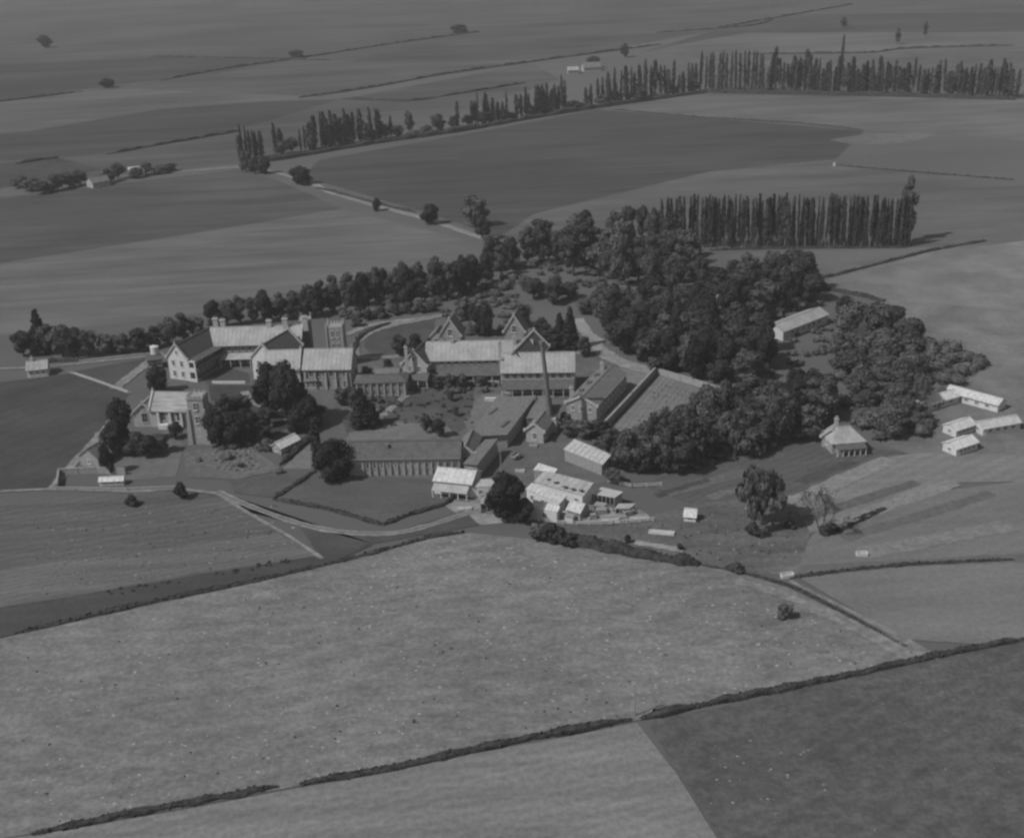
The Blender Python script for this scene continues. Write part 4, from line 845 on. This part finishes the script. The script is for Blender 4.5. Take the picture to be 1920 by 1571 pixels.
# ---- little buildings
def cottage(name, rid, w, he, hr, wall, roof, label, cat, wins=2, group=None, **k):
    """rid: ridge ends as photo pixels, at height hr"""
    A, B = P(*rid[0], hr), P(*rid[1], hr); r_ = house(name, (A+B)/2, label, cat, group); f = wing(r_, A, B, w, he, hr, wall, roof, **k)
    if wins:
        windows(r_, f, 1, he*.52, wins, min(1, f.L/(wins*2.4)), he*.34, t0=f.L*.2, t1=f.L*.8)
        door(r_, f, -1, f.L*.5, min(1.1, f.L*.3), min(2.1, he*.8)); gwindow(r_, f, 0, he*.55, 0, .8, he*.34)
    return r_, f
r_, f = cottage('white_house', ((50, 678), (88, 674)), 5.5, 2.7, 4.4, 'white_wall', 'roof_white', 'small white house alone beside the grove, where two pale paths meet', 'house', 3); chimney(r_, P(60, 677, 4.4), 3, 5.2, .8)
r_, f = cottage('gate_cottage', ((163, 842), (187, 828)), 6, 2.8, 5.0, 'brick', 'roof_grey', 'grey roofed cottage tucked beside the chapel garden and the pale path', 'cottage', 2); chimney(r_, P(183, 826, 5), 3.5, 6.3, .8)
r_, f = cottage('yard_shed', ((187, 895), (231, 893)), 1.6, 1.5, 2.0, 'timber_pale', 'roof_bright', 'long narrow white roofed lean-to shed inside the walled corner yard', 'shed', 3)
r_, f = cottage('garden_shed', ((517, 830), (552, 813)), 3.2, 2.0, 3.0, 'timber', 'roof_bright', 'small shed with brilliant white roof beside the slanting hedge', 'shed', 2)
r_, f = cottage('tank_house', ((274, 668), (302, 664)), 4.5, 3.2, 3.8, 'brick_dark', 'roof_mid', 'low dark house carrying the pale water tank near the white gable', 'pump house', 2)
mb = MB(); q = P(291, 664, 3.8); r_ = house('water_tank', q, 'pale round water tank on the low dark house', 'water tank'); r_.location.z = 3.9
mb.tube(xy(q)+UP*3.95, xy(q)+UP*6.3, 1.25, 1.25, 16); mb.tube(xy(q)+UP*6.3, xy(q)+UP*6.8, 1.35, .1, 16); mb.build('tank', M['white_wall'], r_)
mb = MB(); mb.tube(xy(q)+UP*3.9, xy(q)+UP*4.1, 1.4, 1.4, 16); mb.build('stand', M['timber'], r_)
# walls
def wall_run(pts, h, th, m, label, cat='wall', name='garden_wall', grp=None):
    q = PP(pts); mb = MB()
    for a, b in zip(q, q[1:]):
        d = (b-a).normalized(); n_ = Vector((-d.y, d.x, 0)); mb.box((a+b)/2+UP*h/2, (b-a)/2+d*th*.49, n_*th/2, UP*h/2); mb.box((a+b)/2+UP*(h+.05), (b-a)/2+d*th*.49, n_*(th/2+.06), UP*.06)
        k = int((b-a).length/4)
        for i in range(k+1): mb.box(a+(b-a)*i/max(1, k)+UP*h/2, d*.2, n_*(th/2+.1), UP*(h/2+.02))
    return tag(mb.build(name, M[m], loc=q[0]), label, cat, grp)
wall_run([(1133, 806), (1185, 750), (1230, 701)], 2.2, .5, 'brick', 'straight brick wall between the gravel yard and the kitchen garden')
wall_run([(1230, 701), (1300, 722), (1390, 752)], 1.8, .5, 'brick', 'brick wall along the top of the kitchen garden under the grove')
wall_run([(108, 918), (112, 890), (180, 887), (235, 890)], 1.6, .35, 'brick', 'wall round the small corner yard beside the cottage')
wall_run([(108, 919), (240, 921), (330, 917)], .8, .25, 'brick', 'low wall along the lane below the corner yard')
wall_run([(140, 702), (240, 737)], .6, .2, 'brick_pale', 'white post and board fence down to the chapel drive', 'fence', 'board_fence')
wall_run([(150, 681), (283, 667)], .9, .25, 'brick_pale', 'long white fence from the small white house to the tank', 'fence', 'board_fence')
wall_run([(880, 722), (935, 722)], 1.2, .3, 'stone', 'low pale wall in front of the twin gabled block court')
wall_run([(912, 752), (934, 752)], .9, .8, 'white_wall', 'short white wall on the edge of the big yard', name='court_wall')
# ---- long stable
A, B = P(655, 829, 7.2), P(864, 826, 7.2); r_ = house('long_stable', (A+B)/2, 'long low stable with grey roof and pale buttressed wall above the paddock', 'stable')
f = wing(r_, A, B, 8.0, 4.8, 7.2, 'brick', 'roof_mid'); windows(r_, f, 1, 2.6, 15, .6, 1.2, 1.2, f.L-1.2, fr='brick')
for i in range(17): mb = MB(); t = .3+(f.L-.6)*i/16; mb.prism([f.at(t+a, f.w/2+b, 0) for a, b in ((-.2, 0), (.2, 0), (.2, .55), (-.2, .55))], [f.at(t+a, f.w/2+b, 4.2) for a, b in ((-.2, 0), (.2, 0), (.2, .12), (-.2, .12))]); mb.build('buttress', M['brick'], r_)
gwindow(r_, f, 1, 3, 0); mb = MB(); mb.box(f.at(9.5, 1.6, 6.5), f.d*.45, f.n*.5, UP*.8); mb.build('roof_vent', M['roof_grey'], r_)
# ---- narrow stable wing with dark side
r_, f = cottage('gabled_store', ((872, 838), (886, 806)), 4.0, 4.0, 5.6, 'brick', 'roof_grey', 'steep gabled brick store at the end of the long stable', 'store', 0, coping=(0,)); gwindow(r_, f, 0, 2, 0, 1.2, 1.8)
# ---- engine house and chimney
r_ = house('engine_house', P(1018, 822), 'small pale engine house joined to the foot of the tall chimney', 'engine house')
f = wing(r_, P(1002, 800, 4.6), P(1024, 772, 4.6), 4.6, 3.6, 5.2, 'brick_pale', 'roof_grey', coping=(0,)); gwindow(r_, f, 0, 2, 0, 1, 1.6); windows(r_, f, 1, 2, 2)
p = P(1032, 806); r_ = house('tall_chimney', p, 'tall slim brick chimney standing on a stepped pale base beside the engine house', 'chimney'); p = xy(p)
top = p + Vector((-1.5, 0, 24.5))
mb = MB(); mb.box(p+UP*1.6, (1.9, -.3, 0), (.3, 1.9, 0), (0, 0, 1.6)); mb.box(p+UP*3.4, (1.6, -.25, 0), (.25, 1.6, 0), (0, 0, .35)); mb.build('base', M['brick_pale'], r_)
mb = MB(); mb.tube(p+UP*3.5, top, .85, .45, 14); mb.build('shaft', M['brick_dark'], r_)
mb = MB(); d = (top-p).normalized(); mb.tube(top-d*.6, top+d*.3, .7, .74, 14); mb.tube(p+UP*3.5+d*0, p+UP*4.0, 1.3, 1.1, 14); mb.build('collar', M['brick_dark'], r_)
# ---- right brick range
A, B = P(1090, 748, 6.2), P(1148, 688, 6.2); r_ = house('brick_range', (A+B)/2, 'plain brick range with light grey roof and dark side wall beside the gravel yard', 'college building')
f = wing(r_, A, B, 8.4, 4.8, 6.6, 'brick', 'roof_grey', over=.25, coping=(0,)); windows(r_, f, 1, 3.6, 9, .9, 1.3); windows(r_, f, 1, 1.4, 9, .9, 1.3); windows(r_, f, -1, 3, 9, .9, 1.5); 
for o_ in (-2.4, 0, 2.4): gwindow(r_, f, 0, 3.4, o_, .8, 1.2)
for t in (6, 12, 18, 24):
    mb = MB(); mb.box(f.at(t, -2.2, 6.0), f.d*.5, f.n*.6, UP*.5); mb.build('roof_vent', M['roof_mid'], r_)
chimney(r_, f.at(2, -3.6, 0), 4, 8, .9); chimney(r_, f.at(f.L-3, -2, 0), 4, 8, .9)
# ---- farmyard
def openshed(name, quad, hf, hb, roof, label, posts=5, wall='timber', cat='shed', side=True, ribs=True, wins=True):
    """roof corners as photo pixels: back a, back b, front b, front a ; heights hb (back) hf (front)"""
    a, b = P(*quad[0], hb), P(*quad[1], hb); c, d = P(*quad[2], hf), P(*quad[3], hf); r_ = house(name, (a+b+c+d)/4, label, cat); mb = MB(); slab(mb, [a, b, c, d], .14)
    nrm = (b-a).cross(d-a).normalized(); nrm = nrm if nrm.z > 0 else -nrm
    if ribs:
        for i in range(1, 8): p0, p1 = a.lerp(b, i/8), d.lerp(c, i/8); mb.box((p0+p1)/2+nrm*.04, (p1-p0)/2, (b-a).normalized()*.06, nrm*.04)
    fixn(mb.build('roof', M[roof], r_)); cen = (a+b+c+d)/4
    ins = lambda p, k=.94: cen.lerp(p, k)
    wb = MB(); ia, ib, ic, id_ = ins(a), ins(b), ins(c), ins(d)
    def w(p, q): wb.face([xy(p), xy(q), q-UP*.16, p-UP*.16])
    w(ia, ib); w(ib, ic); w(id_, ia)
    if not posts: w(ic, id_)
    wb.build('wall', M[wall], r_)
    for i in range(posts):
        p = id_.lerp(ic, i/(posts-1)); mb = MB(); mb.box(xy(p)+UP*(p.z-.2)/2, (.12, 0, 0), (0, .12, 0), (0, 0, (p.z-.2)/2)); mb.build('post', M['timber'], r_)
    if not posts and wins:
        dd = (ic-id_); L = dd.length; nn = Vector((dd.y, -dd.x, 0)).normalized(); k = max(1, int(L/3.2))
        for i in range(k): window(r_, xy(id_.lerp(ic, (i+.5)/k))+UP*hf*.52+nn*.02, nn, .8, hf*.36)
    return r_
openshed('hay_barn', ((1077, 823), (1147, 852), (1130, 871), (1056, 842)), 3.2, 3.8, 'roof_bright', 'barn with brilliant white slanting roof standing apart beside the thicket', 0, 'timber', wins=False)
openshed('dome_shed', ((1010, 868), (1045, 879), (1040, 886), (1000, 881)), 2.6, 3.4, 'roof_bright', 'little white hump roofed shed behind the big saw toothed farm roof', 0)
openshed('saw_tooth_shed', ((1022, 882), (1113, 905), (1094, 930), (1000, 903)), 4.0, 5.6, 'roof_white', 'largest farm shed with broad white roof dotted with dark skylights', 0, 'timber_pale')
for k, (sx_, sy_) in enumerate(((1029, 899), (1043, 905), (1059, 913), (1074, 917), (1090, 920))):
    q = P(sx_, sy_, 4.75); mb = MB(); rr = bpy.data.objects['saw_tooth_shed']; mb.box(q+UP*.12, (R.uniform(.35, .6), -.1, 0), (.1, .32, -.08), (0, 0, .1)); mb.build('skylight', M['glass'], rr)
openshed('middle_lean_shed', ((997, 905), (1062, 929), (1050, 944), (985, 917)), 3.2, 4.2, 'roof_bright', 'second stepped white roofed shed below the largest farm shed', 0, 'timber_pale')
openshed('lower_lean_shed', ((1000, 936), (1050, 950), (1045, 960), (996, 952)), 2.6, 3.2, 'roof_bright', 'third and lowest stepped white roofed shed beside the black macrocarpa', 0, 'timber_pale')
r_, f = cottage('farm_office', ((1072, 938), (1096, 945)), 3.6, 2.4, 3.6, 'timber', 'roof_bright', 'small white roofed hut with dark end wall in the middle of the farmyard', 'shed', 1)
openshed('cart_shed', ((1128, 913), (1168, 922), (1152, 933), (1112, 926)), 2.8, 3.3, 'roof_bright', 'open fronted cart shed with white roof on dark posts by the thicket corner', 6)
openshed('flat_yard_shed', ((1160, 944), (1192, 944), (1180, 953), (1153, 953)), 1.4, 1.6, 'roof_bright', 'low flat white topped shed at the outer edge of the farmyard', 4)
openshed('tin_store', ((893, 899), (932, 897), (920, 912), (880, 914)), 2.8, 3.4, 'roof_bright', 'small tin store squeezed between the two tone barn and the macrocarpa', 0, 'white_wall')
openshed('lane_hut', ((905, 934), (928, 937), (924, 946), (900, 944)), 2.6, 3.0, 'roof_white', 'little hut on posts beside the lane and the black macrocarpa', 3)
r_, f = cottage('two_tone_barn', ((822, 876), (892, 883)), 6.8, 3.8, 5.4, 'white_wall', 'roof_bright', 'white roofed barn with lower lean-to at the end of the long stable', 'barn', 4)
veranda(r_, f, 1, 2.2, 2.2, 3.4, .2, f.L-.4, 5, roof='roof_white')
r_, f = cottage('shiny_tank_shed', ((866, 910), (880, 913)), 2.0, 1.6, 2.2, 'white_wall', 'roof_bright', 'tiny bright shed on the paddock corner beside the lane', 'shed', 1)
r_, f = cottage('field_hut', ((1285, 953), (1306, 955)), 2.6, 1.6, 2.6, 'timber_pale', 'roof_bright', 'tiny white roofed hut standing alone in the rough field', 'hut', 1)
openshed('wide_workshop', ((930, 745), (1006, 741), (951, 815), (880, 818)), 4.0, 4.2, 'roof_grey', 'wide workshop under a broad plain grey roof above the narrow wing', 0, 'brick', 'workshop', ribs=False, wins=False)
rr = bpy.data.objects['wide_workshop']
for x_, y_ in ((903, 771), (925, 795)):
    mb = MB(); c = P(x_+22, y_, 4.15); mb.box(c+UP*.1, (1.0, 1.9, 0), (.35, -.2, 0), UP*.1); mb.build('skylight', M['roof_dark'], rr)
openshed('yard_annex', ((1008, 742), (1036, 741), (1017, 782), (986, 785)), 3.2, 3.4, 'roof_grey', 'small flat grey roofed annex between the wide workshop and the tall chimney', 0, 'brick', 'annex', ribs=False)
openshed('narrow_wing', ((909, 824), (934, 822), (894, 872), (868, 869)), 4.2, 4.3, 'roof_grey', 'narrow pale roofed wing with a dark side wall running up from the farmyard', 0, 'brick', 'stable', ribs=False)
# yard clutter
def trough(x0, y0, x1, y1, wd, h, label, m='white_wall'):
    a, b = P(x0, y0), P(x1, y1); d = (b-a).normalized(); n_ = Vector((-d.y, d.x, 0)); mb = MB(); c = (a+b)/2; L = (b-a)/2
    mb.box(c+UP*.14, L, n_*wd/2, UP*.06)
    for s in (1, -1): mb.box(c+n_*s*(wd/2)+UP*h/2, L, n_*.06, UP*h/2); mb.box(c+s*L+UP*h/2, d*.06, n_*(wd/2-.065), UP*h/2)
    tag(mb.build('trough', M[m], loc=c), label, 'trough')
trough(1217, 999, 1264, 1003, 1.0, .7, 'long white feeding trough in the rough field below the farmyard')
trough(1465, 1083, 1487, 1080, 1.2, .8, 'short white water trough at the hedge junction')
trough(1606, 1042, 1626, 1041, 1.2, .8, 'small white trough out in the pale field')
trough(800, 802, 812, 802, 1.2, .9, 'small brilliant white box like trough on the lawn above the long stable')
trough(1507, 499, 1519, 498, 1.6, 1.2, 'white tank trough on the field edge beyond the wood')
trough(1562, 311, 1566, 311, 1.2, 1.4, 'white gatepost block where the upper field hedge begins')
def stack(x, y, w_, d_, h, label, m='timber_log', name='timber_stack', cat='timber stack'):
    p = P(x, y); mb = MB(); k = max(2, int(h/.3))
    for i in range(k): a = R.uniform(-.12, .12); ux = Vector((math.cos(a), math.sin(a), 0)); uy = Vector((-math.sin(a), math.cos(a), 0)); mb.box(p+UP*(.15+.3*i), ux*w_/2*R.uniform(.85, 1), uy*d_/2*R.uniform(.8, 1), UP*.14)
    tag(mb.build(name, M[m], loc=p), label, cat)
stack(1060, 965, 3.2, 1.4, 1.0, 'low stack of pale timber in front of the stepped sheds')
stack(1128, 962, 2.6, 1.6, 1.2, 'dark stack of timber beside the small farmyard hut', 'timber')
stack(1020, 968, 3.4, 1.0, .7, 'long pale timber stack on the lower edge of the farmyard')
stack(1145, 978, 4.2, 1.2, .6, 'pale timber laid out on the outer edge of the farmyard')
stack(1200, 975, 4.6, .9, .5, 'scattered pale timber lying beyond the farmyard')
stack(872, 956, 3.4, 1.4, .6, 'pale rubble heap of boards beside the lane bend')
stack(1112, 972, 1.6, 1.2, 1.2, 'square dark timber stack beside the pale laid out timber', 'timber')
stack(955, 905, 1.8, 1.2, 1.4, 'pale crate pile against the sheds behind the black macrocarpa', name='crate_pile', cat='crates')
stack(1107, 948, 1.4, 1.0, 1.1, 'small pile of crates between the hut and the cart shed', name='crate_pile', cat='crates')
stack(1030, 968, 1.2, 2.6, .5, 'short crosswise stack of boards at the foot of the lowest stepped shed')
stack(1168, 972, 2.2, 1.0, .8, 'dark boards stacked beside the farm cart', 'timber')
stack(1095, 975, 3.0, .8, .4, 'thin pale board stack on the lower farmyard edge under the hut')
stack(905, 958, 1.4, 1.4, 1.0, 'small heap of pale boards beside the lane hut')
stack(975, 885, 2.6, 1.2, .7, 'pale timber stack on the bare yard above the hump roofed shed')
stack(1000, 838, 2.2, 1.2, .8, 'timber stack on the open yard below the engine house', 'timber')
def rail_fence(pts, label):
    q = PP(pts); r_ = empty('rail_fence', q[0], label, 'fence')
    for a, c in zip(q, q[1:]):
        n_ = max(1, int((c-a).length/2.6)); d = (c-a).normalized()
        for i in range(n_+1): mb = MB(); p_ = a.lerp(c, i/n_); mb.box(p_+UP*.6, (.07, 0, 0), (0, .07, 0), UP*.6); mb.build('post', M['timber_pale'], r_)
        mb = MB()
        for z_ in (.5, 1.0): mb.box((a+c)/2+UP*z_, (c-a)/2, Vector((-d.y, d.x, 0))*.03, UP*.06)
        mb.build('rail', M['timber_pale'], r_)
rail_fence([(1105, 955), (1150, 960), (1185, 958)], 'post and rail fence of the pens in front of the cart shed')
rail_fence([(985, 975), (1060, 985), (1150, 985), (1225, 978)], 'long post and rail fence along the lower edge of the farmyard')
rail_fence([(1140, 905), (1185, 915), (1240, 912)], 'post and rail fence from the cart shed round the thicket corner')
rail_fence([(820, 905), (850, 935), (890, 928)], 'short post and rail fence between the barn and the lane')
openshed('pig_sty', ((1118, 940), (1138, 943), (1132, 950), (1113, 947)), 1.3, 1.6, 'roof_white', 'tiny low sty with pale roof in the pens before the cart shed', 3)
openshed('hen_house', ((1062, 962), (1078, 964), (1074, 971), (1058, 969)), 1.4, 1.8, 'roof_white', 'tiny hen house at the lower edge of the farmyard', 0, 'timber_pale', wins=False)
# cart in the yard
def cart(x, y, ang, label):
    p = P(x, y); r_ = empty('farm_cart', p, label, 'cart'); r_.rotation_euler = (0, 0, ang)
    mb = MB(); mb.abox(-1.4, -.7, .7, 1.4, .7, .82); mb.abox(-1.4, -.75, .8, 1.4, -.68, 1.3); mb.abox(-1.4, .68, .8, 1.4, .75, 1.3); mb.abox(-1.45, -.7, .8, -1.38, .7, 1.3)
    o = bpy.data.objects.new('bed', mb.mesh('bed', [M['timber']])); col.objects.link(o); o.parent = r_
    for s in (-1, 1):
        mb = MB(); mb.tube((0, s*.8, .65), (0, s*.9, .65), .65, .65, 14); o = bpy.data.objects.new('wheel', mb.mesh('wheel', [M['timber']])); col.objects.link(o); o.parent = r_
        mb = MB(); mb.tube((1.3, s*.4, .75), (3.2, s*.4, .5), .05, .05, 5); o = bpy.data.objects.new('shaft', mb.mesh('shaft', [M['timber']])); col.objects.link(o); o.parent = r_
cart(1180, 965, .4, 'two wheeled farm cart parked beyond the flat topped shed')
cart(968, 860, 1.0, 'two wheeled farm cart on the yard behind the farm sheds')
# ---- poles
def pole(x, y, h, label):
    p = P(x, y); r_ = empty('pole', p, label, 'pole'); mb = MB(); mb.tube(p-UP*.2, p+UP*h, .14, .09, 7); mb.build('shaft', M['timber'], r_)
    mb = MB(); mb.box(p+UP*(h-.5), (.9, 0, 0), (0, .06, 0), (0, 0, .06)); mb.build('crossarm', M['timber'], r_)
pole(940, 892, 9, 'timber pole between the narrow wing and the farm sheds')
pole(1408, 738, 6, 'dark pole at the end of the kitchen garden wall')
pole(1190, 1342, 6.5, 'slim pole beside the gateway in the long field hedge')
# ---- houses further off
r_, f = cottage('veranda_house', ((1552, 802), (1612, 797)), 7.5, 3.2, 5.6, 'brick', 'roof_white', 'pale roofed bungalow with shaded veranda at the end of the long thicket', 'house', 3, hip=(2.5, 2.5)); veranda(r_, f, 1, 2.2, 2.3, 3.0, .5, f.L-.2, 6); chimney(r_, P(1568, 797, 5.4), 4, 7, .9)
f2 = wing(r_, P(1560, 806, 5), P(1566, 794, 5), 4.5, 3.1, 5.0, 'brick', 'roof_white', coping=(0,)); gwindow(r_, f2, 0, 1.8, 0)
r_, f = cottage('long_pale_shed', ((1452, 608), (1536, 576)), 7, 3.2, 4.6, 'white_wall', 'roof_white', 'long pale roofed shed slanting through the far side of the wood', 'shed', 6)
r_, f = cottage('wood_cottage', ((1296, 578), (1342, 577)), 5, 2.8, 4.2, 'brick_pale', 'roof_grey', 'cottage almost hidden by the trees of the wood', 'cottage', 3); chimney(r_, P(1345, 578, 4.2), 2, 8, .8)
for (a, b, lab) in (((1712, 752), (1788, 730), 'first long white poultry shed past the loose wood, nearer the veranda house'), ((1782, 722), (1880, 748), 'second long white poultry shed meeting the first at an angle'),
                    ((1782, 794), (1818, 782), 'short white roofed shed behind the pale field'), ((1782, 828), (1822, 815), 'lowest short white shed at the edge of the pale field'), ((1835, 790), (1905, 778), 'white shed beyond the pair of short sheds')):
    cottage('poultry_shed', (a, b), 4.2, 2.2, 3.2, 'white_wall', 'roof_bright', lab, 'shed', 4, 'white sheds beyond the loose wood')
r_, f = cottage('far_farmhouse', ((166, 334), (198, 328)), 7, 3, 5, 'brick_pale', 'roof_grey', 'far farmhouse with light grey roof ringed by dark trees', 'house', 3)
r_, f = cottage('far_barn', ((240, 314), (268, 311)), 6, 3, 5, 'white_wall', 'roof_bright', 'far barn with bright roof at the end of the farmhouse trees', 'barn', 2)
r_, f = cottage('distant_farmhouse', ((1092, 118), (1124, 116)), 9, 3.4, 6.5, 'brick_pale', 'roof_grey', 'distant farmhouse under dark trees behind the ragged poplars', 'house', 2)
r_, f = cottage('distant_barn', ((1064, 126), (1084, 125)), 7, 3, 5, 'timber', 'roof_white', 'distant barn beside the farmhouse behind the ragged poplars', 'barn', 1)
r_, f = cottage('grove_hut', ((1256, 584), (1268, 583)), 3, 2, 3, 'white_wall', 'roof_bright', 'small white hut showing through the wood near the hidden cottage', 'hut', 1)
